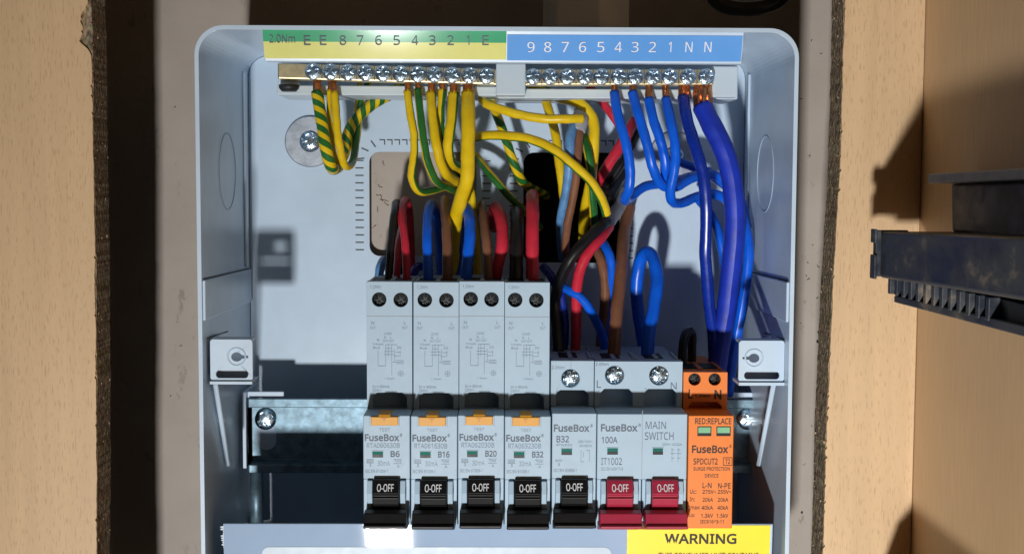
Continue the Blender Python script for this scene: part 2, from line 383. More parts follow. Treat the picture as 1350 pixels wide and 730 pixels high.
for px, py, n in ((505, 212, 3), (499, 243, 5), (496, 256, 9), (501, 262, 7), (498, 272, 5), (507, 266, 3), (496, 296, 3), (1072, 322, 1), (1064, 345, 1), (1077, 349, 2), (1067, 366, 2), (1062, 362, 1), (1079, 392, 2), (1056, 425, 1), (1071, 52, 1), (1084, 70, 1), (1058, 130, 1), (1066, 205, 1), (1070, 560, 1), (1062, 610, 2), (232, 140, 1), (240, 455, 1), (226, 520, 1)):
    p = at(px, py, WALLQ); d = r.uniform(-2.2, -0.9); pts = []
    for k in range(n + 2):
        pts.append(p + Vector((0, -.00005, 0))); d += r.uniform(-1.0, 1.0); d = max(-3.0, min(0.2, d)); p = p + Vector((math.cos(d), 0, math.sin(d))) * r.uniform(0.0003, 0.0008)
    mb.tube(pts, 0.00013, 5, rfun=lambda t: 0.6 + 1.3 * abs(math.sin(t * 9 + px)))
tag(obj('filler_cracks', mb, 'crack_brown', wall), kind='stuff')

# ------------------------------------------------------------------ cabinet (beech-effect chipboard)
PF, PB = 0.098, 0.080
xl, xr = -0.1531, 0.1312; zb, zt = -0.118, 0.27; corner = 0.1618
cab = thing('cabinet', (0, -PF, -0.40), 'beech-effect chipboard cabinet with a rough-edged opening cut round the white unit', 'cabinet')
LEFT_CUT = [(120, -60), (120, 0), (123, 200), (126, 400), (127, 600), (127, 800)]      # the saw cut wanders a little
RIGHT_CUT = [(1115, -60), (1114, 0), (1107, 240), (1097, 400), (1090, 560), (1085, 730), (1083, 800)]
def cut_x(tbl, z):
    pts = [at(px, py, PF) for px, py in tbl]
    if z >= pts[0].z: return pts[0].x
    for p, r in zip(pts, pts[1:]):
        if p.z >= z >= r.z: return p.x + (r.x - p.x) * (p.z - z) / (p.z - r.z)
    return pts[-1].x
def opening(seed, amp, chip):
    r = random.Random(seed); n = 420; right = []; left = []; v = w = 0.0
    for i in range(n + 1):
        z = zb + (zt - zb) * i / n; v = 0.86 * v + r.uniform(-amp, amp); w = 0.86 * w + r.uniform(-amp, amp)
        c = 0.0
        if chip: c = 0.0042 * max(0.0, min(1.0, (z - 0.142) / 0.006)) * (0.72 + 0.28 * math.sin(z * 260) + 0.16 * math.sin(z * 610) + r.uniform(-.10, .10))
        right.append((cut_x(RIGHT_CUT, z) + v + (r.uniform(0, 0.0009) if chip and r.random() < .12 else 0), z)); left.append((cut_x(LEFT_CUT, z) + w - c - (r.uniform(0, 0.0007) if chip and r.random() < .08 else 0), z))
    return right + left[::-1]
outer = [(-0.5, -0.4), (corner, -0.4), (corner, 0.5), (-0.5, 0.5)]
mb = MB(); shape(mb, [outer, opening(3, 0.00010, False)], PB, PF - 0.0012); obj('chipboard_core', mb, 'chipboard', cab)
mb = MB(); shape(mb, [outer, opening(3, 0.00010, True)], PF - 0.0012, PF); obj('back_panel', mb, 'beech', cab)
mb = MB(); mb.box(corner + 0.0003, corner + 0.018, PB, 0.55, -0.4, 0.5); obj('side_panel', mb, 'side_wood', cab)
mb = MB(); mb.prism([(0.118, -0.13), (0.118, -0.074), (0.150, -0.055), (0.42, -0.058), (0.42, -0.13)], corner - 0.022, corner); obj('unseen_shadow_caster', mb, 'side_wood', cab, 0.001)  # unseen block added below view, top sloped to cast the slanting lower-right shadow
# loose wood crumbs along the cut edge
mb = MB(); r = random.Random(5)
for i in range(420):
    s = r.choice((-1, 1, 1)); z = r.uniform(-0.06, 0.175); q = r.uniform(PB, PF); e = r.uniform(0.00015, 0.0005)
    x = cut_x(LEFT_CUT, z) if s < 0 else cut_x(RIGHT_CUT, z)
    c = Vector((x + r.uniform(-.0004, .0004), -q, z)); d = [Vector((r.uniform(-1, 1), r.uniform(-1, 1), r.uniform(-1.6, 1.6))) * e for _ in range(4)]
    mb.add([c + k for k in d], [(0, 1, 2), (0, 2, 3), (0, 3, 1), (1, 3, 2)])
tag(obj('wood_crumbs', mb, 'crumb', cab), kind='stuff')

# ------------------------------------------------------------------ consumer unit enclosure
FQ = 0.095; HX = 0.115; ZT = Z(35.5, FQ); ZB = -0.092
unit = thing('consumer_unit', (0, -FQ / 2, ZB), 'open white metal consumer unit enclosure mounted on the beige wall', 'consumer unit')
TH = 0.0016
mb = MB(); shape(mb, [rrect(-HX, HX, ZB, ZT, 0.0112, 10, 0.006), rrect(-HX + TH, HX - TH, ZB + TH, ZT - TH, 0.0098, 10, 0.005)], -0.003, FQ)
obj('enclosure_wall', mb, 'white_paint', unit, 0.0005)
# back plate with two knocked-out cable entries
c1 = (X(487, 0, 270), X(628, 0, 270), Z(338, 0), Z(201, 0)); c2 = (X(690, 0, 270), X(817, 0, 270), Z(346, 0), Z(201, 0)); cr = 0.0048
mb = MB(); shape(mb, [rrect(-HX + TH + .0002, HX - TH - .0002, ZB + TH + .0002, ZT - TH - .0002, 0.0094, 6, 0.004), rrect(*c1, cr), rrect(*c2, cr)], -0.0018, 0.0)
obj('back_plate', mb, 'white_paint', unit, 0.0003)
# perforation slits round the two entries
mb = MB(); g = 0.0003
def slit_frame(c, left, right, top):
    x0, x1, z0, z1 = c; s = 0.0034
    z = z1 - 0.004
    while z > z0 + 0.0015:
        for on, xa in ((left, x0 - 0.0045), (right, x1 + 0.0045)):
            if on: mb.box(xa - 0.0019, xa + 0.0019, -0.0005, 0.00012, z - 0.00028, z + 0.00028)
        z -= s
    x = x0 + 0.006
    while top and x < x1 - 0.004:
        mb.box(x - 0.0013, x + 0.0008, -0.0005, 0.00012, z1 + 0.0052, z1 + 0.0057); mb.box(x + 0.0008, x + 0.0013, -0.0005, 0.00012, z1 + 0.0032, z1 + 0.0057)
        x += s
slit_frame(c1, True, True, True); slit_frame(c2, True, True, True)
for c in (c1, c2):
    for k in range(3):
        t = math.radians(105 + 30 * k); cx, cz = c[0] + cr, c[3] - cr
        a = Vector((cx + 0.0072 * math.cos(t), 0, cz + 0.0072 * math.sin(t))); b = Vector((cx + 0.0106 * math.cos(t + .12), 0, cz + 0.0106 * math.sin(t + .12))); n = (b - a).cross(Vector((0, 1, 0))).normalized() * 0.0003
        mb.add([a - n + Vector((0, -.00012, 0)), a + n + Vector((0, -.00012, 0)), b + n + Vector((0, -.00012, 0)), b - n + Vector((0, -.00012, 0))], [(0, 1, 2, 3)])
tag(obj('knockout_slits', mb, 'slit_dark', unit), kind='stuff')
# side ribs, side plates, faint side knock-outs
for s in (-1, 1):
    xw = s * (HX - TH); zi = lambda y, q: Z(y, q)
    mb = MB(); mb.box(xw, xw - s * 0.0012, 0.0085, 0.0125, Z(352, 0.01), Z(97, 0.01)); obj('corner_rib', mb, 'white_paint', unit, 0.0004)
    mb = MB(); mb.box(xw, xw - s * 0.0003, 0.0065, 0.0085, Z(350, 0.01), Z(99, 0.01)); obj('rib_slot', mb, 'slit_dark', unit)
    mb = MB(); mb.prism([(0.002, Z(356, 0.004)), (FQ - 0.0012, Z(371, FQ)), (FQ - 0.0012, Z(424, FQ)), (0.002, Z(399, 0.004))], xw, xw - s * 0.0011); obj('side_band', mb, 'white_paint', unit, 0.0004)
    mb = MB(); mb.prism([(0.004, Z(354.5, 0.004)), (FQ - 0.002, Z(368.5, FQ)), (FQ - 0.002, Z(370.5, FQ)), (0.004, Z(356, 0.004))], xw, xw - s * 0.0003); obj('band_gap', mb, 'slit_dark', unit)
    pts = [Vector((xw - s * 0.00005, -(0.046 + 0.016 * math.cos(t)), 0.100 + 0.016 * math.sin(t))) for t in [2 * math.pi * k / 40 for k in range(41)]]
    mb = MB(); mb.tube(pts, 0.00025, 6, caps=False); obj('side_knockout', mb, 'knockout_line', unit)
    mb = MB(); mb.prism([(0.050, Z(437, .05) ), (0.088, Z(446, .088)), (0.088, Z(447.5, .088)), (0.050, Z(438.5, .05))], xw, xw - s * 0.0003); obj('side_slot', mb, 'slit_dark', unit)
# lid fixing brackets with keyhole and their stays
def bracket(s, x0, x1, kx):
    q = 0.088; z1, z0 = Z(448, q), Z(504, q); xa, xb = X(x0, q, 475), X(x1, q, 475); cx, cz = X(kx, q, 472), Z(471, q); r = 8.0 * S(q)
    key = []
    for k in range(22):
        t = math.radians(22 + (360 - 44) * k / 21); key.append((cx + s * -1 * r * 0.9 * math.cos(t) , cz + r * 0.75 * math.sin(t)))
    tip = cx - s * r * 1.9
    key += [(tip, cz - 0.0004), (tip, cz + 0.0004)]
    mb = MB(); shape(mb, [rrect(xa, xb, z0 + .0005, z1, 0.0012, 3), key, rrect(xa + 0.0022, xb - 0.0018, Z(499, q), Z(489, q), 0.0014, 5)], q - 0.0012, q)
    xo = xa if s < 0 else xb; xi = xb if s < 0 else xa
    mb.box(xa + .0005, xb - .0005, q - 0.009, q - 0.0013, z1 - 0.0012, z1 - 0.0001)                      # top return
    mb.box(xa, xb, q - 0.012, q + 0.0012, z0 - 0.0008, z0 + 0.0004)                      # bottom return
    mb.box(xo, xo - s * 0.0013, q - 0.020, q - 0.0013, z0 + 0.0013, z1)
    br = obj('fixing_bracket', mb, 'white_paint', unit, 0.0004)
    mb = MB(); mb.box(xa + .0015, xb - .0015, q - 0.0060, q - 0.0048, z0 + .0006, Z(487, q)); obj('bracket_scoop', mb, 'groove_grey', br)
    mb = MB(); mb.lathe([(r * 1.55, 0), (r * 1.5, 0.0005), (r * 1.12, 0.0006), (r * 1.05, 0.0)], (cx, -q, cz), (0, -1, 0), 32)
    pts = [Vector((cx + r * 1.45 * math.cos(t), -q, cz + r * 1.45 * math.sin(t))) for t in [2 * math.pi * k / 32 for k in range(33)]]
    mb = MB(); mb.tube(pts, 0.0004, 8, caps=False); obj('keyhole_ring', mb, 'white_paint', br)
    
bracket(-1, 277, 333, 312); bracket(1, 974, 1034, 994)
for a, b in (((284, 505, 0.084), (301, 612, 0.058)), ((1020, 506, 0.084), (1000, 612, 0.060))):
    mb = MB(); mb.tube([at(*a), at(*b)], 0.0010, 10); obj('stay_rod', mb, 'white_paint', unit)
# fixing washers and screws
scr_big = screw_mesh('washer_screw', 0.0046, 0.0022, 0.0012, 0.4, 'zinc_blue')
for px, py in ((409.5, 187), (888, 207)):
    c = at(px, py, 0.0); mb = MB(); mb.lathe([(0.0116, 0.00005), (0.0116, 0.0012), (0.0112, 0.0015), (0.0048, 0.0015), (0.0046, 0.0011)], c, (0, -1, 0), 48, False)
    w = obj('fixing_washer', mb, 'washer_zinc', unit); obj('screw', None, None, w, mesh=scr_big, loc=c + Vector((0, -0.0014, 0)))
# DIN rail
x0, x1 = X(327, 0.03, 560), X(1000, 0.03, 560); zr = lambda y: Z(y, 0.03)
mb = MB(); mb.prism([(0.0295, zr(526)), (0.0295, zr(538)), (0.0222, zr(540)), (0.0222, zr(611)), (0.0295, zr(613)), (0.0295, zr(624)), (0.0283, zr(624)), (0.0283, zr(614)), (0.0210, zr(612.5)), (0.0210, zr(538.5)), (0.0283, zr(536.5)), (0.0283, zr(526))], x0, x1)
rail = obj('mounting_rail', mb, 'galvanised', unit, 0.0004)
scr_rail = screw_mesh('rail_screw', 0.0047, 0.0026, 0.0014, 0.55, 'zinc_blue', False)
obj('screw', None, None, rail, mesh=scr_rail, loc=at(350.5, 552, 0.0224) ); obj('screw', None, None, rail, mesh=scr_rail, loc=at(985, 552, 0.0224))
mb = MB(); c = at(351, 575, 0.0222); shape(mb, [rrect(c.x - .0044, c.x + .0044, c.z - .0060, c.z + .0060, 0.0043, 8)], 0.0218, 0.02245); obj('rail_slot', mb, 'knockout_line', rail)
for s, pxe in ((-1, 325), (1, 1003)):
    xe = X(pxe, 0.03, 560); mb = MB(); mb.box(xe - s * -0.0016, xe, 0.0, 0.031, zr(617), zr(517)); mb.box(xe, xe - s * 0.016, 0.026, 0.0272, zr(526), zr(518)); obj('rail_bracket', mb, 'white_paint', unit, 0.0003)
    c = at(338 if s < 0 else 992, 620, 0.014); mb = MB(); mb.lathe([(0.0030, 0), (0.0030, 0.03)], c, (0, 0, -1), 24); obj('support_post', mb, 'galvanised', unit)
# label flange under the top edge
LT, LB = 0.0938, 0.0896
zt_, zb_ = Z(41, LT), Z(83, LB)
def flange_q(z): return LB + (LT - LB) * (z - zb_) / (zt_ - zb_)
xa, xb = X(346, LT, 45), X(981, LT, 50)
mb = MB(); mb.prism([(LT, zt_), (LB, zb_), (LB - 0.004, zb_), (LT - 0.004, zt_ + 0.0008), (LT, zt_ + 0.0008)], xa, xb); obj('label_flange', mb, 'white_paint', unit, 0.0003)
def flange_plate(name, px0, px1, y0, y1, mat, lift):
    za, zc = Z(y1, flange_q(Z(y1, .09))), Z(y0, flange_q(Z(y0, .09))); a, b = X(px0, .092, 60), X(px1, .092, 60)
    mb = MB(); mb.prism([(flange_q(za) + lift, za), (flange_q(zc) + lift, zc), (flange_q(zc) + lift - 0.00025, zc), (flange_q(za) + lift - 0.00025, za)], a, b)
    return obj(name, mb, mat, unit)
el = flange_plate('earth_label', 347.5, 667.5, 41.5, 79, 'label_yellow', 0.0003); 
za = Z(41.5, flange_q(Z(41.5, .09)))
mb = MB(); z2, z3 = Z(57, flange_q(Z(57, .09))), za; mb.prism([(flange_q(z2) + .0005, z2), (flange_q(z3) + .0005, z3), (flange_q(z3) + .0002, z3), (flange_q(z2) + .0002, z2)], X(347.5, .092, 60), X(667.5, .092, 60)); obj('green_band', mb, 'label_green', el)
nl = flange_plate('neutral_label', 668.5, 978, 46, 80, 'label_blue', 0.0003)
def flange_text(items, mat, parent):
    mb = MB()
    for s, cx, w, y0, y1 in items:
        qq = flange_q(Z((y0 + y1) / 2, .09)); lo = Z(y1, qq); text(mb, s, cx - w / 2, cx + w / 2, y0, y1, flange_q(lo) + 0.0008, 0.0, (LT - LB) / (zt_ - zb_))
    obj('lettering', mb, mat, parent)
flange_text([('2.0Nm', 372, 34, 47, 57)] + [(s, x, 8.5 if s != '1' else 3.5, 48, 60) for s, x in zip('EE8765432 1E', (405, 426, 452, 475, 499, 523, 547, 570, 594, 0, 617, 640)) if s != ' '], 'print_grey', el)
flange_text([(s, x, 9.5 if s != '1' else 4, 56, 69) for s, x in zip('987654321NN', (700, 722, 745, 768, 792, 815, 837, 860, 883, 908, 933))], 'print_white', nl)

# ------------------------------------------------------------------ terminal bars
def terminal_bar(name, label, px0, px1, ya, yb, xs, ys, blank, cap):
    q1, q0 = 0.053, 0.044
    c = at((px0 + px1) / 2, (ya + yb) / 2, q0)
    t = thing(name, (c.x, c.y, Z(yb, q1)), label, 'terminal bar', 'brass terminal bars under the numbered labels')
    n = len(xs); mb = MB(); zl = lambda px, off: Z(ys[0] + (ys[1] - ys[0]) * (px - xs[0]) / (xs[-1] - xs[0]) + off, q1, px)
    a, b = X(px0, q1, 100), X(px1, q1, 100)
    za, zc = zl(px0, 0), zl(px1, 0); hu, hd = 10.5 * S(q1), 9.5 * S(q1)
    vs = [(x, -q, z + d) for x, z in ((a, za), (b, zc)) for q, d in ((q1, -hd), (q1, hu), (q0, hu), (q0, -hd))]
    mb.add(vs, [(0, 1, 2, 3), (7, 6, 5, 4), (0, 4, 5, 1), (1, 5, 6, 2), (2, 6, 7, 3), (3, 7, 4, 0)])
    bar = obj('brass_bar', mb, 'brass', t, 0.0006)
    for i, px in enumerate(xs):
        zc_ = zl(px, 0); cc = Vector((X(px, q1, 100), -q1, zc_ + 0.0003)); me = SCREWS[i % len(SCREWS)]
        obj('screw', None, None, t, mesh=me, loc=cc)
        if i < n - 1:
            xm = X((px + xs[i + 1]) / 2, q1, 100); mb = MB(); mb.box(xm - .00018, xm + .00018, q1 - .0002, q1 + .00012, zc_ - hd * .9, zc_ + hu * .95); obj('bar_groove', mb, 'slit_dark', bar)
    if cap:
        e = a if cap < 0 else b; mb = MB(); mb.lathe([(hu * 0.95, 0), (hu * 0.95, 0.0035)], Vector((e, -(q1 - 0.0038), za if cap < 0 else zc)), (0, -1, 0), 24); obj('bar_end', mb, 'brass', t, 0.0004)
    # moulded holder
    mb = MB(); hx0, hx1 = X(blank[0], 0.045, 100), X(blank[1], 0.045, 100); zz = (za + zc) / 2
    mb.box(hx0, hx1, 0.012, 0.0435, zz - hd - 0.0050, zz - hd - 0.0010)
    for p0, p1, yt, q in blank[2]:
        mb.box(X(p0, q, 100), X(p1, q, 100), 0.010, q, zz - hd - 0.0046, Z(yt, q))
    obj('holder', mb, 'white_plastic', t, 0.0005)
    return t
SCREWS = [screw_mesh('terminal_screw', 0.0034, 0.0013, 0.0011, r, 'zinc_blue') for r in (0.2, 0.75, 1.1, 0.5, 0.0, 1.35)]
terminal_bar('terminal_bar', 'brass earth terminal bar with eleven screws under the green and yellow label', 366, 653, 87, 110,
             [413, 436, 459, 482, 505, 528, 551, 573, 596, 619, 641.5], (95.5, 101.5), (364, 660, [(366, 395, 84, 0.043)]), 1)
terminal_bar('terminal_bar', 'brass neutral terminal bar with eleven screws under the blue label', 694, 941, 92, 113,
             [703, 725.5, 748, 771, 793, 816, 838, 861, 883, 907, 931], (102.5, 102.5), (656, 974, [(654, 693, 84, 0.0545), (939, 973, 86, 0.050)]), -1)
mb = MB(); c = at(381, 112, 0.046); mb.lathe([(0.0042, 0), (0.0042, 0.0014), (0.003, 0.0028)], c, (0, 0, -1), 20); o = obj('clamp_screw', mb, 'screw_dark', bpy.data.objects['terminal_bar'])

# ------------------------------------------------------------------ devices on the rail
QF, QC, QS, QB = 0.0930, 0.0720, 0.0780, 0.022
hole_scr = screw_mesh('recessed_screw', 0.0029, 0.0010, 0.0009, 0.6, 'screw_dark')
zinc_scr = screw_mesh('terminal_head', 0.0038, 0.0022, 0.0013, 0.35, 'zinc_blue')
zinc_scr2 = screw_mesh('terminal_head', 0.0041, 0.0024, 0.0014, 1.0, 'zinc_blue')
def toggle(t, xc, mat, zs=0.0):
    zq = lambda y, q: Z(y, q) + zs
    w = 17.6 * S(0.097)
    mb = MB(); mb.prism([(0.088, zq(631, .0955)), (0.0958, zq(632, .0958)), (0.0988, zq(651, .0988)), (0.0972, zq(652, .0972)), (0.0972, zq(655, .0972)), (0.0984, zq(656, .0984)), (0.0975, zq(664, .0975)), (0.0945, zq(674, .0945)), (0.088, zq(674, .088))], xc - w, xc + w)
    tg = obj('toggle', mb, mat, t, 0.0004)
    w2 = 28.2 * S(0.102)
    mb = MB(); mb.prism([(0.0885, zq(671, .0885)), (0.0975, zq(671, .0975)), (0.1010, zq(676, .1010)), (0.1025, zq(691, .1025)), (0.1042, zq(692.5, .1042)), (0.1042, zq(696.5, .1042)), (0.0885, zq(697, .0885))], xc - w2, xc + w2)
    obj('toggle_handle', mb, mat, tg, 0.0004)
    return tg
def toggle_text(tg, xc, mat='print_white'):
    # the OFF mark sits on the sloping upper face of the lever
    px = W / 2 + CF * ((Vector((xc, -0.0975, 0.0)) - Vector((CX, -CD, CZ))).dot(RIGHT)) / ((Vector((xc, -0.0975, 0.0)) - Vector((CX, -CD, CZ))).dot(FWD))
    zlo = Z(647.5, 0.0985); ql = 0.0958 + 0.003 * (Z(632, .0958) - zlo) / (Z(632, .0958) - Z(651, .0988)) + 0.00025
    mb = MB(); text(mb, 'O-OFF', px - 11.5, px + 10.5, 638.5, 647.5, ql, 0.012, -0.003 / (Z(632, .0958) - Z(651, .0988))); obj('lettering', mb, mat, tg)
def device(name, label, cat, fx, poles, ytop, yst, ynk, yft, mat, screws, zsc, group=None, tog='black_plastic', toggles=True, hr=9.6, nm=None):
    """fx: photo x of the front's two edges. ytop: top rear y. yst: shoulder top. ynk: shoulder's lower edge. yft: top of the front."""
    xa, xb = X(fx[0], QF, 600) + 0.00015, X(fx[1], QF, 600) - 0.00015
    zst, znk, znkc, zft, zbt = Z(yst, QS), Z(ynk + 5, QS), Z(ynk - 1, QS), Z(yft, QF), Z(696, QF)
    zcut = Z(631, QF)
    t = thing(name, ((xa + xb) / 2, -QB, zbt), label, cat, group)
    mb = MB()
    prof = [(QF, zcut), (QF, zft), (QC - .001, zft), (QC - .001, zst - 0.001), (QB, zst - 0.001), (QB, zbt), (QF - 0.0045 if toggles else QF, zbt)] 
    if toggles: prof.append((QF - 0.0045, zcut))
    mb.prism(prof, xa, xb)
    body = obj('body', mb, mat, t, 0.00035)
    # front cheeks each side of the lever
    if toggles:
        pw = (xb - xa) / poles
        for p in range(poles):
            c = xa + pw * (p + 0.5); w = 17.6 * S(0.097) + 0.0003
            for s in (-1, 1):
                edge = c + s * pw / 2; e2 = edge - s * (0.0001 if not (poles > 1 and 0 < p + (s + 1) / 2 < poles) else 0.0002)
                mb = MB(); x1 = c + s * w; xm = c + s * (w + (pw / 2 - w) * 0.55)
                mb.prism([(QF - 0.0044, zcut), (QF + 0.0018, zcut - 0.0003), (QF + 0.0030, Z(648, QF)), (QF + 0.0012, Z(668, QF)), (QF - 0.0005, Z(680, QF)), (QF - 0.0044, Z(680, QF))], min(x1, xm), max(x1, xm))
                mb.prism([(QF - 0.0044, zcut), (QF - 0.0001, zcut), (QF - 0.0001, Z(686, QF)), (QF - 0.0044, Z(686, QF))], min(xm, e2), max(xm, e2))
                obj('cheek', mb, mat, body, 0.0002)
    # shoulder cover with screw openings and a notched lower edge
    cells = poles if name != 'main_switch' else 2
    holes = [circle(X(px, QS, py), Z(py, QS, px), hr * S(QS), 26) for px, py in screws]
    nc = 2 if name == 'main_switch' else 1; cw = (xb - xa) / nc; z5, z4, z3 = zft + 0.00005, Z(ynk + 4, QS), Z(ynk - 2, QS); low = []
    for k in range(nc):
        a = xa + cw * k; low += [(a, z5), (a + cw * .12, z5), (a + cw * .12, z4), (a + cw * .22, z3), (a + cw * .78, z3), (a + cw * .88, z4), (a + cw * .88, z5)]
    low.append((xb, z5))
    mb = MB(); shape(mb, [low + [(xb, zst), (xa, zst)]] + holes, QC, QS)
    cov = obj('terminal_cover', mb, mat, t, 0.0003)
    for (px, py), dark in zip(screws, zsc):
        c = at(px, py, QS); dq = 0.0030 if dark else 0.0012
        mb = MB(); mb.lathe([(hr * S(QS) * 0.995, 0), (hr * S(QS) * 0.995, 0.0004)], Vector((c.x, -(QC + 0.0003), c.z)), (0, -1, 0), 26); sb = obj('screw_well', mb, 'hole_dark', t)
        obj('screw', None, None, sb, mesh=hole_scr if dark == 1 else (zinc_scr if not dark else zinc_scr2), loc=Vector((c.x, -(QS - dq if dark == 1 else QS - 0.0012), c.z)))
        # cable mouth in the top face
        mb = MB(); mb.box(c.x - 0.0037, c.x + 0.0037, QC - 0.024, QC - 0.010, zst - 0.004, zst - 0.0006); obj('cable_mouth', mb, 'hole_dark', t)
    # raised guides on the top face
    mb = MB(); k = 0
    for xx in [xa + (xb - xa) * u for u in ([0.02, 0.5, 0.98] if poles == 1 else [0.01, 0.25, 0.5, 0.75, 0.99])]: mb.box(max(xa, xx - 0.0009), min(xb, xx + 0.0009), QC - 0.026, QC - 0.006, zst - 0.0010, zst - 0.0002)
    obj('top_guide', mb, mat, t, 0.0002)
    return t, body, cov, xa, xb
PQ = QF + 0.00012; TQ = QS + 0.00012
def px_of(x, q, z=0.0):
    v = Vector((x, -q, z)) - Vector((CX, -CD, CZ)); return W / 2 + CF * v.dot(RIGHT) / v.dot(FWD)
def window(t, x0, x1, y0, y1, mat='window_green'):
    mb = MB(); rect(mb, x0 - 1, x1 + 1, y0 - 1, y1 + 1, QF + 0.0002, 0.0003); fr = obj('indicator_frame', mb, 'device_white', t)
    mb = MB(); rect(mb, x0, x1, y0, y1, QF + 0.0003, 0.0002); obj('indicator', mb, mat, t)
    mb = MB(); rect(mb, x0, x1, y0 + (y1 - y0) * .52, y1, QF + 0.00035, 0.0002); obj('indicator_flag', mb, 'black_plastic' if mat == 'window_green' else 'label_green', t)
RC = [478.5, 541, 603.2, 665, 726.5]
ratings = ('B6', 'B16', 'B20', 'B32'); codes = ('RTA060630B', 'RTA061630B', 'RTA062030B', 'RTA063230B')
hxs = ((500, 528.5), (559.5, 588), (620.5, 648), (679.5, 707.5))
where = ('marked B6 with yellow test button, beside the bare rail', 'marked B16 with yellow test button, second from the bare rail', 'marked B20 with yellow test button, between two others', 'marked B32 with yellow test button, beside the short breaker')
for i in range(4):
    fx = (RC[i], RC[i + 1]); ys = [(hxs[i][0], 394.5), (hxs[i][1], 395)]
    t, body, cov, xa, xb = device('residual_current_breaker', 'tall white breaker ' + where[i], 'circuit breaker', fx, 1, 361, 371.5, 519.5, 547.5, 'device_white', ys, (1, 1), 'tall breakers with yellow test buttons on the rail')
    tg = toggle(t, (xa + xb) / 2, 'black_plastic'); toggle_text(tg, (xa + xb) / 2)
    o = fx[0] - 478.5; p = lambda a: a + o
    # test button
    mb = MB(); rect(mb, p(487), p(527), 548.5, 562.5, QF + 0.0004, 0.0006); obj('test_surround', mb, 'device_white', body, 0.0002)
    mb = MB(); rect(mb, p(489), p(525), 549, 560.5, QF + 0.0011, 0.0012); zz = Z(547.5, QF)
    mb.prism([(QF + 0.0009, Z(549.5, QF)), (QF + 0.0004, zz + 0.0005), (QF - 0.009, zz + 0.0006), (QF - 0.009, zz - 0.001), (QF - 0.0002, Z(549.5, QF))], X(p(499), QF, 545), X(p(515), QF, 545))
    bt = obj('test_button', mb, 'test_yellow', t, 0.0003)
    mb = MB(); text(mb, 'T', p(503), p(510), 551, 556, QF + 0.00125); obj('lettering', mb, 'test_mark', bt)
    window(t, p(491), p(505), 594.5, 602.5)
    mb = MB(); text(mb, 'FuseBox', p(481), p(526.5), 572, 581, PQ, 0.024); text(mb, '®', p(527), p(530.5), 571, 575, PQ); text(mb, ratings[i], p(515), p(527 if i == 0 else 530), 594, 602, PQ, 0.02)
    obj('lettering', mb, 'print_grey', body)
    mb = MB(); text(mb, codes[i], p(483.5), p(527), 583.5, 590, PQ, 0.01); text(mb, 'TEST', p(500), p(514), 564, 568, PQ); text(mb, '30mA', p(498), p(514), 607, 613.5, PQ)
    text(mb, '6000', p(483.5), p(492.5), 606, 609, PQ, 0.02); text(mb, '3', p(487), p(489.5), 610.5, 614.5, PQ, 0.02); text(mb, 'Type', p(520), p(529), 606, 609, PQ, 0.01); text(mb, 'A', p(523), p(527), 612, 616, PQ)
    text(mb, 'IEC/EN 61009-1', p(481.5), p(511), 618.5, 622.5, PQ, 0.01)
    line(mb, p(519), 605, p(530), 605, PQ, 0.5); line(mb, p(519), 610.5, p(530), 610.5, PQ, 0.5); line(mb, p(483), 605, p(493), 605, PQ, 0.5); line(mb, p(483), 609.7, p(493), 609.7, PQ, 0.5)
    obj('small_print', mb, 'print_pale', body)
    u = px_of(xa, QS, 0.04); d = lambda a: a + (u - 484)
    mb = MB(); text(mb, '1.2Nm', d(488.5), d(503), 376, 380, TQ, 0.01); text(mb, 'N', d(490), d(494), 423.5, 427.5, TQ, .01); text(mb, 'OUT', d(488.5), d(496), 430, 433.5, TQ, .01); text(mb, 'L', d(533), d(536), 423.5, 427.5, TQ, .01); text(mb, 'OUT', d(530.5), d(538), 430, 433.5, TQ, .01)
    text(mb, 'LOAD', d(507), d(517), 438, 441, TQ, .01); text(mb, 'N    L', d(507), d(517), 443, 446, TQ, .01); text(mb, 'OUT OUT', d(505.5), d(520), 447.5, 450.5, TQ, .01); text(mb, 'N', d(497.5), d(500.5), 446.5, 449.5, TQ, .02); text(mb, 'N Supply', d(492.5), d(506.5), 452, 455, TQ, .01); text(mb, 'Blue', d(492.5), d(501.5), 456.5, 459.5, TQ, .01); text(mb, 'I>t', d(524), d(529.5), 456, 460, TQ, .01)
    text(mb, 'L  Supply', d(508), d(521), 497.5, 500, TQ, .01); text(mb, 'In = 30mA', d(491.5), d(514), 507.5, 511, TQ, .02); text(mb, '230V~', d(491.5), d(504), 512.5, 516, TQ, .01)
    for a in ((499, 462, 499, 482), (499, 482, 509, 482), (509, 454, 509, 482), (512.5, 454, 512.5, 470), (517, 454, 517, 494), (521, 460, 521, 476), (509, 454, 524, 454), (507, 463, 520, 463), (507, 467, 520, 467), (509, 459, 517, 459), (522, 464, 529, 464), (520, 469, 527, 469), (528, 462, 528, 470), (518, 477, 533, 477), (523, 475, 533, 475), (523, 479, 533, 479)): line(mb, d(a[0]), a[1], d(a[2]), a[3], TQ, 0.65)
    cc = at(d(529), 492, TQ)
    for k in range(10):
        tt = 2 * math.pi * k / 10; mb.add([cc + Vector((r_ * math.cos(tt + e), 0, r_ * math.sin(tt + e))) for r_, e in ((0.00085, 0), (0.00115, 0), (0.00115, .4), (0.00085, .4))], [(0, 1, 2, 3)])
    line(mb, d(526.5), 492, d(531.5), 492, TQ, .6); line(mb, d(529), 489.5, d(529), 494.5, TQ, .6)
    obj('wiring_diagram', mb, 'print_pale', cov)
    mb = MB(); zz = Z(417, QS); mb.box(xa, xb, QS - .0001, QS + .00008, zz - .00012, zz + .00012); obj('cover_seam', mb, 'groove_grey', cov)

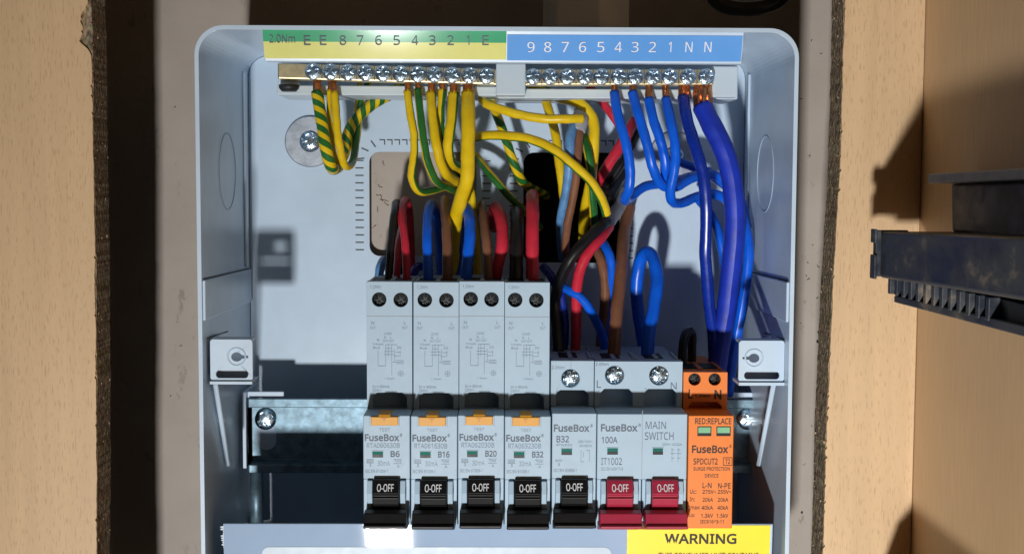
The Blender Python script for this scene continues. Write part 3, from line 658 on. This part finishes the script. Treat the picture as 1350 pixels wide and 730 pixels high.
# short breaker
t, body, cov, xa, xb = device('circuit_breaker', 'short white breaker marked B32 with a single shiny screw', 'circuit breaker', (727, 786.5), 1, 452, 475.5, 516.5, 545, 'device_white', [(752, 499)], (0,), hr=12.4)
tg = toggle(t, (xa + xb) / 2, 'black_plastic'); toggle_text(tg, (xa + xb) / 2)
window(t, 740, 754, 592, 600)
mb = MB(); text(mb, 'FuseBox', 730, 777, 560, 569.5, PQ, 0.024); text(mb, '®', 778, 781.5, 559.5, 563.5, PQ); text(mb, 'B32', 733.5, 750, 575, 583.5, PQ, 0.012); obj('lettering', mb, 'print_grey', body)
mb = MB(); text(mb, 'RTMB32', 733.5, 754, 585.5, 588.5, PQ, .01); text(mb, '230/400V~', 762, 781, 581, 584, PQ, .01); text(mb, '50/60Hz', 764, 780, 586.5, 589.5, PQ, .01); text(mb, '6000', 732, 741, 606, 609, PQ, .01); text(mb, '3', 735.5, 738, 611, 614.5, PQ, .02); text(mb, 'IEC/EN 60898-1', 729.5, 760, 618.5, 622.5, PQ, .01)
for a in ((766, 594, 766, 609), (777, 594, 777, 609), (766, 609, 770, 609), (777, 594, 773, 594), (769, 596, 769, 603)): line(mb, *a, PQ, .7)
obj('small_print', mb, 'print_pale', body)
mb = MB(); text(mb, '2.0Nm', 727, 744, 483, 487, TQ, .01); line(mb, 752.5, 476.5, 752.5, 486, TQ, .6); obj('small_print', mb, 'print_pale', cov)

# main switch
t, body, cov, xa, xb = device('main_switch', 'double-width white main switch with two dark red levers', 'main switch', (786.5, 906), 2, 452, 475.5, 513.5, 544.5, 'device_white', [(810, 494), (868.5, 494.5)], (0, 2), hr=13.0)
for k in (0.25, 0.75):
    tg = toggle(t, xa + (xb - xa) * k, 'red_plastic'); toggle_text(tg, xa + (xb - xa) * k)
window(t, 800.5, 814.5, 590, 598.5); window(t, 860.5, 874, 590, 598.5)
mb = MB(); text(mb, 'FuseBox', 792, 840.5, 558.5, 568, PQ, 0.024); text(mb, '®', 841.5, 845, 557.5, 561.5, PQ); text(mb, '100A', 793, 814, 575, 583.5, PQ, 0.012); text(mb, 'IT1002', 792.5, 820, 603, 612, PQ, 0.0); text(mb, 'MAIN', 851, 878, 555, 564.5, PQ, 0.0); text(mb, 'SWITCH', 850, 888, 569, 579, PQ, 0.0); obj('lettering', mb, 'print_grey', body)
mb = MB(); text(mb, 'IEC/EN 60947-3', 792, 821, 615.5, 619.5, PQ, .01); text(mb, '230V~ AC22A', 873, 899, 583.5, 586.5, PQ, .01)
for a in ((886, 590, 886, 608), (894, 590, 894, 608), (884, 597, 890, 597), (892, 597, 898, 597), (885, 592, 889, 592), (893, 592, 897, 592), (885, 603, 889, 603), (893, 603, 897, 603)): line(mb, *a, PQ, .7)
obj('small_print', mb, 'print_pale', body)
for s_, a, b, y0, y1 in (('2.0Nm', 785, 802, 477.5, 481.5), ('L', 786.5, 792.5, 501, 510.5), ('N', 884, 892, 503.5, 512.5)):
    mb = MB(); text(mb, s_, a, b, y0, y1, TQ, .0); obj('lettering', mb, 'print_grey', cov)
mb = MB(); xm = (xa + xb) / 2; mb.box(xm - .00012, xm + .00012, QF - .0001, QF + .00008, Z(630, QF), Z(540, QF)); obj('pole_seam', mb, 'groove_grey', body)

# surge protector
t, body, cov, xa, xb = device('surge_protector', 'orange surge protection device beside the main switch', 'surge protector', (906.5, 967), 1, 464, 490, 531, 547, 'orange_plastic', [(915.5, 500), (942, 500)], (1, 1), toggles=False, hr=8.3)
for a, b in ((920.5, 936.5), (945.5, 962)):
    mb = MB(); rect(mb, a - 1.2, b + 1.2, 562, 574.5, QF + .0002, .0004); obj('indicator_frame', mb, 'black_plastic', t)
    mb = MB(); rect(mb, a, b, 563, 570.5, QF + .0004, .0003); obj('indicator', mb, 'window_pale_green', t)
mb = MB()
for s, a, b, y0, y1, bo in (('RED:REPLACE', 916, 964, 551, 559, .015), ('FuseBox', 912, 960, 587, 597, .026), ('®', 961, 964.5, 586, 590, 0), ('SPDCUT2', 914, 946, 604, 612, .012), ('T2', 956, 962.5, 605, 611, .01), ('SURGE PROTECTION', 914, 962, 615.5, 620, .01), ('DEVICE', 929, 947, 624.5, 629, .01),
                            ('L-N', 926, 938, 636, 643, .012), ('N-PE', 946.5, 963, 636.5, 643.5, .012), ('Uc:', 909.5, 918, 645, 650.5, .01), ('275V~', 926, 944, 645.5, 650.5, .012), ('255V~', 946, 964, 645.5, 650.5, .012), ('In:', 909, 916, 655, 660.5, .01), ('20kA', 926, 940, 655.5, 661, .012), ('20kA', 946, 960, 655.5, 661, .012),
                            ('Imax:', 908, 923, 666, 671, .01), ('40kA', 924.5, 940, 666, 671.5, .012), ('40kA', 945.5, 960, 666, 671.5, .012), ('Up:', 908, 916, 676.5, 682, .01), ('1.3kV', 924, 940, 676.5, 682, .012), ('1.5kV', 944.5, 960, 676.5, 682, .012), ('IEC61643-11', 923, 954, 685, 689.5, .01)):
    text(mb, s, a, b, y0, y1, PQ, bo)
for a in ((953.5, 603, 965, 603), (953.5, 613, 965, 613), (953.5, 603, 953.5, 613), (965, 603, 965, 613)): line(mb, *a, PQ, .8)
obj('lettering', mb, 'print_black', body)
mb = MB(); text(mb, 'L', 907.5, 913, 513, 525, TQ, .02); text(mb, 'N', 941.5, 951, 514, 526, TQ, .03); text(mb, '1.2Nm', 916, 935, 519.5, 523.5, TQ, .01); obj('lettering', mb, 'print_black', cov)

# ------------------------------------------------------------------ lower cover plate with labels
pz, pq = Z(690, 0.0885), 0.0885; TILT = math.radians(2.5)
def plate_pt(px, d, lift):          # d metres below the plate's top edge
    return (pq - math.sin(TILT) * d + math.cos(TILT) * lift, pz - math.cos(TILT) * d - math.sin(TILT) * lift)
pl = thing('cover_plate', (0, -pq, pz - 0.048), 'glossy white cover plate with a yellow warning label below the breakers', 'cover plate')
def plate(name, px0, px1, d0, d1, l0, l1, mat, parent, bev=0.0):
    mb = MB(); mb.prism([plate_pt(0, d0, l1), plate_pt(0, d0, l0), plate_pt(0, d1, l0), plate_pt(0, d1, l1)], X(px0, pq, 700), X(px1, pq, 700)); return obj(name, mb, mat, parent, bev)
base = plate('plate', 294, 1019, 0, 0.0512, -0.0012, 0, 'plate_paint', pl, 0.0003)
mb = MB(); r = random.Random(2); zs = [0.0008 + 0.0009 * k for k in range(11)]       # torn film edge
for k in range(10):
    w = r.uniform(0.0003, 0.0016) * (1 if k < 9 else .3); a, b = plate_pt(0, zs[k], 0.00015), plate_pt(0, zs[k + 1], 0.00015); x0 = X(295, pq, 700)
    mb.add([(x0, -a[0], a[1]), (x0, -b[0], b[1]), (x0 - w * .6, -b[0], b[1]), (x0 - w, -(a[0] + b[0]) / 2, (a[1] + b[1]) / 2)], [(0, 1, 2, 3)])
obj('torn_film', mb, 'label_white', base)
DL = lambda y: (y - 690) * S(pq) * 1.02
mb = MB(); x0, x1 = X(345, pq, 720), X(806, pq, 720); out = rrect(x0, x1, -0.040, -DL(721.5), 0.0028, 5)
vs = [(x, -plate_pt(0, -d, 0.0002)[0], plate_pt(0, -d, 0.0002)[1]) for x, d in out]; mb.add(vs, [tuple(range(len(vs)))]); obj('paper_label', mb, 'label_white', base)
wl = plate('warning_label', 827, 1015.5, DL(691.5), 0.040, 0, 0.00025, 'warning_yellow', base)
mb = MB(); tl = math.tan(TILT)
def ptext(s, x0, x1, y0, y1, bo):
    d = DL(y1); q, z = plate_pt(0, d, 0.00045); text(mb, s, x0, x1, y0, y1, q, bo, tl)
ptext('WARNING', 876, 971, 703, 716.5, 0.022); obj('lettering', mb, 'print_black', wl)
mb = MB(); ptext('THIS CONSUMER UNIT CONTAINS', 868, 1000, 728, 736, 0.01); obj('lettering', mb, 'print_black', wl)

# ------------------------------------------------------------------ wires
TQB = 0.0485      # depth of the bar's wire holes
def wire(name, mat, dpx, pts, label, cat='wire', group=None, copper=None, twist=0.0, phase=0.0, flat=1.0, strands=0, starts=1):
    pts = list(pts)
    if pts[-1][2] < 0.009 and pts[-1][0] < 640:          # these run on down behind the breakers
        x_, y_, _ = pts[-1]; pts = [(a, b, max(c, 0.011)) for a, b, c in pts[:-1]] + [(x_, max(y_, 330), 0.011), (x_ + 2, 410, 0.012)]
    P = [at(*p) for p in pts]; qm = sum(p[2] for p in pts) / len(pts); r = dpx * S(pts[0][2] if copper else qm) / 2
    rw = random.Random(hash(label) % 1000 if False else sum(map(ord, label))); C = spline(P, 8); dx = dz = 0.0
    for i in range(6, len(C) - 2):                        # hand-dressed: not quite a smooth curve
        dx = 0.8 * dx + rw.uniform(-1, 1) * 0.00011; dz = 0.8 * dz + rw.uniform(-1, 1) * 0.00008; C[i] = C[i] + Vector((dx, dx * .5, dz))
    ph = rw.uniform(0, 6)
    mb = MB(); mb.tube(C, r, 14, twist, phase, flat, starts=starts, rfun=lambda t: 1 + 0.018 * math.sin(t * 31 + ph) + 0.014 * math.sin(t * 67 + 2 * ph)); o = tag(obj(name, mb, mat), label, cat, group)
    if copper:
        a = P[0]; d = (P[0] - P[1]).normalized(); top = at(copper[0], copper[1], pts[0][2])
        mb = MB()
        if strands:
            for k in range(strands):
                t = 2 * math.pi * k / (strands - 1); e = 0.62 * r if k else 0
                off = RIGHT * (e * math.cos(t)) + Vector((0, -1, 0)) * (e * math.sin(t) * .8)
                mb.tube([a + off - d * 0.001, a + off * 1.05 + (top - a) * .5, top + off * .75], r * 0.34, 8)
        else: mb.tube([a - d * 0.0015, a, top], r * 0.72, 12)
        obj('copper_end', mb, 'copper', o)
    return o
EG, NG, LG = 'yellow and green earth wires', 'blue neutral wires', 'wires rising from the tall breakers'
E = 'wire_earth'; YF, YG = 0.33, 0.83     # phases: yellow face, green stripe in front
q = TQB
wire('earth_wire', 'wire_earth_spiral', 15.5, [(418, 121, q), (424, 160, .052), (431, 200, .053), (436, 219, .049), (444, 222, .038), (453, 200, .026), (464, 165, .020), (485, 142, .017), (520, 120, .014), (550, 98, .012)], 'thick spiral-striped earth wire in the first terminal, looping back beside the washer', 'wire', EG, (418, 106), twist=185, phase=.6, starts=2)
wire('earth_wire', E, 10.5, [(441, 121, q), (444, 160, .051), (448, 195, .051), (454, 217, .047), (464, 214, .034), (470, 180, .020), (478, 130, .013), (490, 100, .010)], 'yellow earth wire in the second terminal beside the spiral-striped one', 'wire', EG, (440, 106), twist=2, phase=.16)
wire('earth_wire', E, 6.5, [(434, 119, q - .004), (434, 150, .046), (437, 180, .046), (443, 212, .042), (455, 210, .030), (466, 170, .018), (474, 110, .010)], 'thin yellow earth wire squeezed between the two looped ones', 'wire', EG, (436, 106), twist=1, phase=.5)
wire('earth_wire', E, 10.5, [(537, 120, q), (541, 150, .051), (546, 178, .052), (545, 210, .052), (543, 235, .050), (551, 251, .045), (570, 251, .036), (590, 246, .026), (612, 262, .012), (620, 300, -.004)], 'yellow earth wire bowing outermost on the left of the central bunch', 'wire', EG, (538, 107), twist=-2, phase=.17)
wire('earth_wire', E, 10.5, [(551, 118, q), (554, 150, .053), (559, 190, .055), (565, 218, .054), (576, 240, .046), (592, 247, .034), (606, 262, .018), (612, 300, -.004)], 'earth wire with a broad green stripe in front, in the central bunch', 'wire', EG, (551, 107), twist=1.5, phase=YG)
wire('earth_wire', E, 12.5, [(568, 122, q), (571, 160, .054), (577, 200, .056), (586, 226, .050), (600, 238, .036), (614, 250, .018), (624, 290, -.004)], 'wide plain yellow earth wire in the middle of the central bunch', 'wire', EG, (569, 107), twist=2.5, phase=.14)
wire('earth_wire', E, 10.5, [(583, 118, q), (581, 150, .049), (582, 185, .049), (589, 212, .044), (602, 226, .032), (616, 245, .016), (622, 285, -.004)], 'half green earth wire tucked behind the central bunch', 'wire', EG, (582, 107), twist=-2, phase=.04)
wire('earth_wire', E, 14, [(598, 123, q), (595, 160, .053), (591, 195, .053), (594, 214, .047), (606, 222, .034), (618, 240, .018), (628, 280, -.004)], 'yellow earth wire leaning inward beside the thickest one', 'wire', EG, (598, 107), twist=1, phase=.10)
wire('earth_wire', E, 18.5, [(617, 123, q), (617.5, 160, .056), (617.5, 200, .058), (616, 235, .057), (609, 260, .051), (602, 284, .043), (598, 312, .032), (597, 350, .022), (597, 410, .016)], 'thickest yellow earth wire hanging straight down at the end of the bunch', 'wire', EG, (617, 107), twist=0.5, phase=.20)
wire('earth_wire', E, 12, [(632, 118, .020), (640, 136, .034), (665, 146, .040), (695, 153, .043), (725, 157, .045), (750, 157, .045), (768, 156.5, .043)], 'upper yellow earth wire running sideways to the grey cable sheath', 'wire', EG, twist=1, phase=.14)
wire('earth_wire', E, 12.5, [(612, 186, .022), (632, 180, .034), (665, 179, .042), (700, 184, .046), (730, 197, .048), (752, 214, .048), (773, 233, .048), (790, 256, .046), (800, 283, .042)], 'lower yellow earth wire arching across and down to the torn grey sheath', 'wire', EG, twist=1, phase=.52)
wire('earth_wire', 'wire_earth_spiral', 12, [(640, 118, .014), (650, 140, .022), (662, 170, .026), (674, 205, .026), (684, 232, .022), (697, 246, .010), (720, 258, -.010)], 'spiral-striped green earth wire entering the dark opening', 'wire', EG, twist=110, phase=.4, starts=2)
wire('earth_wire', E, 10, [(628, 205, .012), (645, 228, .022), (662, 248, .026), (680, 268, .026), (697, 284, .022), (712, 300, .010)], 'shaded yellow and green earth wire slanting behind the end red wire', 'wire', EG, twist=6, phase=.62)
wire('earth_wire', E, 12, [(712, 118, .016), (722, 140, .022), (731, 170, .026), (736, 205, .028), (741, 240, .026), (744, 270, .018), (748, 300, -.004)], 'yellow earth wire with green edges left of the blue and brown cores', 'wire', EG, twist=1, phase=.18)
wire('earth_wire', E, 14, [(700, 112, .014), (735, 128, .026), (765, 137, .034), (781, 155, .036), (783, 190, .036), (780, 230, .032), (774, 262, .024), (770, 288, .008), (768, 312, -.014), (767, 335, -.035)], 'earth wire curving over a bend right of the grey cable sheath', 'wire', EG, twist=4, phase=.05)
wire('earth_wire', E, 11, [(766, 168, .030), (774, 195, .040), (779, 225, .040), (781, 260, .038), (783, 298, .030), (784, 315, .012)], 'earth wire with a bright green centre stripe beside the brown core', 'wire', EG, twist=0.5, phase=YG + .03)
# neutrals
BL, NV = 'wire_blue', 'wire_navy'
wire('neutral_wire', BL, 13, [(810, 122, q), (814, 150, .054), (824, 185, .057), (830, 220, .057), (829, 248, .055), (824, 262, .050), (829, 262, .040), (850, 246, .032), (880, 242, .024), (905, 238, .018)], 'blue neutral wire under number 4, leftmost of the six in the neutral bar', 'wire', NG, (810, 108))
wire('neutral_wire', BL, 13, [(834, 122, q), (841, 150, .054), (853, 190, .057), (861, 222, .056), (872, 243, .050), (890, 247, .042), (915, 234, .034), (945, 232, .026), (975, 262, .020), (985, 300, .024)], 'blue neutral wire under number 3, bending toward the thick violet cable', 'wire', NG, (835, 108))
wire('neutral_wire', BL, 13, [(855, 130, q), (862, 160, .052), (872, 190, .053), (877, 218, .052), (878, 240, .046), (892, 238, .034), (915, 232, .022), (935, 226, .014)], 'blue neutral wire under number 2, ending in a short bend', 'wire', NG, (856, 108))
wire('neutral_wire', BL, 13, [(878, 130, q), (884, 160, .055), (890, 190, .058), (890, 218, .058), (885, 245, .056), (885, 264, .052), (897, 268, .044), (920, 259, .036), (945, 257, .028), (968, 270, .024)], 'blue neutral wire under number 1, curling forward at its lowest bend', 'wire', NG, (877, 108))
wire('neutral_wire', NV, 15.5, [(901, 128, q), (906, 160, .056), (917, 195, .060), (927, 230, .061), (931, 270, .060), (930, 330, .056), (934, 390, .050), (940, 440, .044), (942, 490, .038), (940, 540, .034)], 'dark blue neutral wire dropping from the first N terminal', 'wire', NG, (903, 108), strands=7)
wire('neutral_wire', 'wire_violet', 27, [(926, 140, q + .001), (940, 170, .054), (957, 205, .056), (966, 245, .056), (969, 290, .055), (966, 340, .052), (959, 400, .047), (950, 450, .042), (944, 490, .038), (940, 540, .034)], 'thick violet-blue cable dropping from the end N terminal', 'cable', NG, (927, 108), strands=9)
wire('neutral_wire', BL, 14, [(940, 232, .020), (962, 250, .026), (979, 290, .034), (987, 325, .038), (984, 370, .038), (975, 425, .036), (967, 470, .032), (960, 520, .026)], 'bright blue neutral wire sweeping down outside the thick violet cable', 'wire', NG)
wire('neutral_wire', BL, 12, [(890, 212, .010), (912, 220, .016), (935, 228, .018), (958, 246, .020), (972, 275, .020)], 'blue neutral wire crossing just in front of the hidden washer', 'wire', NG)
wire('neutral_wire', BL, 12, [(920, 262, .016), (938, 285, .020), (950, 320, .022), (955, 360, .020), (952, 410, .016), (948, 470, .012)], 'blue neutral wire in the gap between the dark blue and violet ones', 'wire', NG)
wire('neutral_loop', BL, 17, [(853, 476, .052), (855, 445, .050), (863, 400, .044), (866, 365, .039), (861, 340, .034), (853, 332, .030), (845, 342, .026), (840, 368, .023), (841, 410, .021), (848, 450, .019), (850, 500, .018)], 'blue wire standing in a tall loop above the main switch', 'wire', NG)
# conductors at the right-hand entry
CG = 'cable cores at the dark opening'
wire('cable_sheath', 'sheath_grey', 22, [(768, 146, .030), (765, 158, .040), (761, 172, .042)], 'torn grey cable sheath stub above the pale blue and brown cores', 'cable', flat=.6)
wire('blue_core', 'wire_pale_blue', 13, [(757, 164, .041), (752, 180, .044), (751, 210, .044), (748, 245, .040), (741, 280, .034), (739, 310, .026), (742, 340, .016)], 'dusty pale blue cable core hanging from the grey sheath', 'wire', CG)
wire('brown_core', 'wire_brown', 11, [(764, 164, .040), (763, 190, .044), (760, 225, .044), (755, 260, .042), (748, 295, .038), (746, 325, .032), (749, 350, .022)], 'brown cable core beside the dusty pale blue one', 'wire', CG)
wire('red_core', 'wire_red', 11, [(775, 112, .014), (792, 133, .020), (808, 153, .024), (822, 175, .022), (832, 195, .012)], 'red core passing behind the leftmost neutral wire near the bar', 'wire', CG)
wire('red_core', 'wire_red', 14, [(836, 160, .016), (823, 183, .024), (808, 208, .026), (793, 232, .022), (782, 252, .006)], 'red core slanting down into the dark opening beside a black one', 'wire', CG)
wire('black_core', 'wire_black', 11, [(842, 172, .012), (828, 200, .020), (812, 228, .020), (797, 248, .014), (788, 266, .002)], 'black core slanting alongside the red one into the opening', 'wire', CG)
wire('cable_sheath', 'wire_black', 20, [(820, 226, .008), (808, 245, .014), (800, 262, .016), (790, 285, .010), (782, 310, -.006)], 'ragged black cable sheath at the edge of the dark opening', 'cable', flat=.7)
wire('cable_sheath', 'sheath_grey', 18, [(826, 250, .006), (816, 272, .016), (803, 292, .030), (796, 300, .034)], 'grey cable sheath torn open where the red and black cores leave it', 'cable', flat=.6)
wire('black_core', 'wire_black', 15, [(801, 292, .036), (786, 304, .044), (768, 322, .048), (752, 343, .048), (740, 365, .044), (732, 400, .038), (735, 440, .040), (738, 500, .042)], 'black core curving down behind the short breaker', 'wire', CG)
wire('red_core', 'wire_red', 14, [(803, 299, .034), (792, 314, .042), (777, 332, .046), (766, 352, .046), (761, 376, .042), (760, 420, .038), (758, 490, .036)], 'short red core curving down below the black one', 'wire', CG)
wire('brown_core', 'wire_brown', 13, [(783, 322, .024), (793, 345, .030), (798, 372, .030), (797, 400, .028), (792, 440, .024), (790, 500, .022)], 'shaded brown core hanging between the red and blue ones', 'wire', CG)
wire('blue_core', BL, 12, [(789, 312, .024), (802, 332, .032), (807, 355, .032), (803, 385, .028), (798, 430, .022), (796, 500, .020)], 'blue core beside the shaded brown one above the main switch', 'wire', CG)
wire('blue_core', NV, 12, [(716, 352, .030), (728, 366, .036), (738, 388, .038), (744, 420, .036), (742, 470, .034)], 'dark blue wire passing close beside the last tall breaker', 'wire', CG)
wire('blue_core', BL, 12, [(730, 372, .030), (748, 381, .040), (766, 393, .042), (782, 415, .040), (794, 445, .034), (800, 480, .028)], 'blue wire arching down toward the main switch from behind the breakers', 'wire', CG)
wire('brown_core', 'wire_brown', 17, [(830, 272, .008), (824, 300, .016), (821, 330, .028), (818, 365, .038), (814, 405, .046), (811, 440, .051), (809, 476, .052)], 'thick brown wire entering the top of the main switch', 'wire', CG)
wire('black_link', 'wire_black', 12, [(899, 490, .052), (901, 452, .050), (906, 437, .047), (912, 440, .043), (912, 470, .040), (911, 500, .038)], 'short black wire loop at the top of the orange surge protector', 'wire')
for k, (a, b) in enumerate((((770, 312), (778, 345)), ((758, 335), (752, 350)))):
    pass
# wires rising from the tall breakers
def riser(mat, name, w, pts, label): wire(name, mat, w, pts, label, 'wire', LG)
ql = 0.0565
riser('wire_black', 'black_wire', 10, [(511, 378, ql), (514, 345, .055), (518, 305, .050), (520, 282, .043), (522, 268, .030), (525, 275, .014), (527, 300, -.004)], 'black wire rising from the B6 breaker, nearest the washer')
riser('wire_red', 'red_wire', 10.5, [(536, 378, ql), (536, 345, .056), (534, 315, .052), (530, 288, .045), (531, 270, .035), (536, 264, .022), (540, 280, .004), (542, 310, -.006)], 'slim red wire rising from the B6 breaker')
riser('wire_red', 'red_wire', 9, [(523, 378, .046), (524, 345, .044), (527, 315, .036), (531, 300, .020), (536, 310, -.002)], 'shaded red wire behind the slim red one of the B6 breaker')
riser(BL, 'blue_wire', 13, [(565, 378, ql), (564, 345, .056), (564, 310, .052), (565, 285, .044), (569, 270, .034), (575, 282, .024), (579, 320, .020), (582, 378, .022)], 'dark blue wire arching over behind the B16 breaker')
riser('wire_brown', 'brown_wire', 13, [(590, 378, ql), (590, 340, .056), (589, 305, .050), (587, 280, .040), (586, 265, .026), (588, 275, .006)], 'brown wire rising from the B16 breaker')
riser('wire_blue', 'blue_wire', 15, [(614, 378, ql), (616, 345, .057), (619, 310, .054), (619, 288, .048), (613, 273, .038), (607, 280, .028), (606, 310, .022), (608, 378, .022)], 'bright blue wire hooked over above the B20 breaker')
riser('wire_brown', 'brown_wire', 12, [(644, 378, ql), (643, 345, .056), (641, 315, .052), (638, 290, .043), (635, 270, .030), (636, 280, .010)], 'brown wire rising beside the bright blue hooked one')
riser('wire_red', 'red_wire', 16, [(651, 378, .050), (656, 350, .053), (662, 325, .054), (662, 298, .050), (656, 277, .040), (652, 276, .026), (652, 300, .008)], 'red wire bent outward above the B20 breaker')
riser('wire_black', 'black_wire', 18, [(680, 378, ql), (681, 345, .056), (682, 310, .052), (682, 290, .044), (681, 280, .030), (683, 295, .010)], 'thick black wire rising from the tall B32 breaker')
riser('wire_red', 'red_wire', 17, [(702, 380, ql), (702, 345, .057), (702, 305, .055), (702, 280, .050), (702, 263, .040), (702, 258, .026), (703, 275, .008), (704, 300, -.008)], 'thick red wire standing tallest above the tall B32 breaker')
riser('wire_pale_blue', 'blue_wire', 12, [(497, 380, .028), (502, 352, .026), (506, 343, .020), (512, 350, .010), (516, 372, .008)], 'short pale blue wire peeping out behind the B6 breaker')
riser(NV, 'blue_wire', 11, [(541, 378, .030), (547, 356, .028), (556, 351, .022), (566, 360, .016), (570, 378, .014)], 'low blue wire arch between the B6 and B16 breakers')

# ------------------------------------------------------------------ things round the unit
t = thing('black_casing', (corner - .015, -0.26, 0.05), 'dusty black plastic casing with ribbed underside, lower one on the cabinet side', 'plastic casing', 'black plastic casings on the cabinet side')
qa, qe = 0.141, 0.40; zt0, zb0 = Z(305, qa, 1160), Z(366, qa, 1160); xf = X(1160, qa, 330)
mb = MB(); mb.prism([(qa, zt0), (qe, zt0 + .006), (qe, zb0 + 0.006), (qa, zb0)], xf, corner); body = obj('body', mb, 'dusty_black', t, 0.0012, 3)
mb = MB(); mb.box(xf - .0014, xf + .010, qa - .0035, qa - .0002, zb0 + .0004, zt0 + .0004); mb.box(xf - .0022, xf - .0012, qa - .0040, qa + .0012, zb0 - .0004, zb0 + .008); mb.box(xf - .0022, xf - .0012, qa - .0040, qa + .0012, zt0 - .004, zt0 + .0008); obj('end_cap', mb, 'dusty_black', t, 0.0003)
mb = MB(); 
for k in range(13): mb.box(xf + .0012, xf + .0045, qa + .006 + k * .0072, qa + .0085 + k * .0072, zb0 - .0050, zb0 + .0015)
mb.box(xf + .0046, corner, qa + .003, qe, zb0 - .0052, zb0 + .001); obj('underside_rib', mb, 'dusty_black', t, 0.0003)
mb = MB(); mb.prism([(qa + .012, zb0 - .0052), (qe, zb0 - .0020), (qe, zb0 - .0055), (qa + .012, zb0 - .0075)], xf + .0015, corner); obj('base_strip', mb, 'dusty_black', t, 0.0004)
t = thing('black_casing', (corner - .006, -0.26, 0.085), 'black plastic casing with a worn pale lip, upper one on the cabinet side', 'plastic casing', 'black plastic casings on the cabinet side')
q2 = 0.150; xl2 = X(1223, q2, 235); xb2 = X(1250, q2, 270)
mb = MB(); mb.prism([(q2 + .002, Z(240, q2)), (qe, Z(240, q2) + .003), (qe, Z(300, q2)), (q2 + .004, Z(303, q2))], xb2, corner); obj('body', mb, 'dusty_black', t, 0.001, 3)
mb = MB(); mb.prism([(q2, Z(227, q2)), (qe, Z(227, q2) + .003), (qe, Z(239.8, q2) + .003), (q2, Z(239.8, q2))], xl2, corner); obj('lip', mb, 'sheath_grey', t, 0.0006)

c = at(772, 30, 0.045); zt = ZT
t = thing('cable_gland', (c.x, -0.045, zt), 'pale grey cable gland on top of the unit, in shadow', 'cable gland')
mb = MB(); mb.lathe([(0.0128, 0.0002), (0.0128, 0.0042)], (c.x, -0.045, zt), (0, 0, 1), 36); obj('gland_base', mb, 'gland_grey', t, .0004)
mb = MB(); mb.lathe([(0.0180, 0.0043), (0.0185, 0.006), (0.0185, 0.028)], (c.x, -0.045, zt), (0, 0, 1), 6, False); obj('gland_nut', mb, 'gland_grey', t, .0008)
mb = MB(); mb.lathe([(0.0115, 0.0281), (0.0115, 0.09)], (c.x, -0.045, zt), (0, 0, 1), 30); obj('conduit', mb, 'gland_grey', t)
wire('black_cable', 'wire_black', 20, [(935, -40, .05), (945, 2, .05), (985, 12, .05), (1025, 2, .05), (1046, -30, .05)], 'black cable drooping above the corner of the unit, in shadow', 'cable')

# nothing on the rail sits perfectly square
rj = random.Random(4)
for o in [o for o in COL.objects if o.parent is None and o.name.split('.')[0] in ('residual_current_breaker', 'circuit_breaker', 'main_switch', 'surge_protector')]:
    o.location.z += rj.uniform(-0.00016, 0.00016); o.location.y += rj.uniform(-0.0003, 0.0002); o.rotation_euler.y = rj.uniform(-0.0022, 0.0022); o.rotation_euler.x = rj.uniform(-0.0015, 0.0015)
GLYPH.clear()
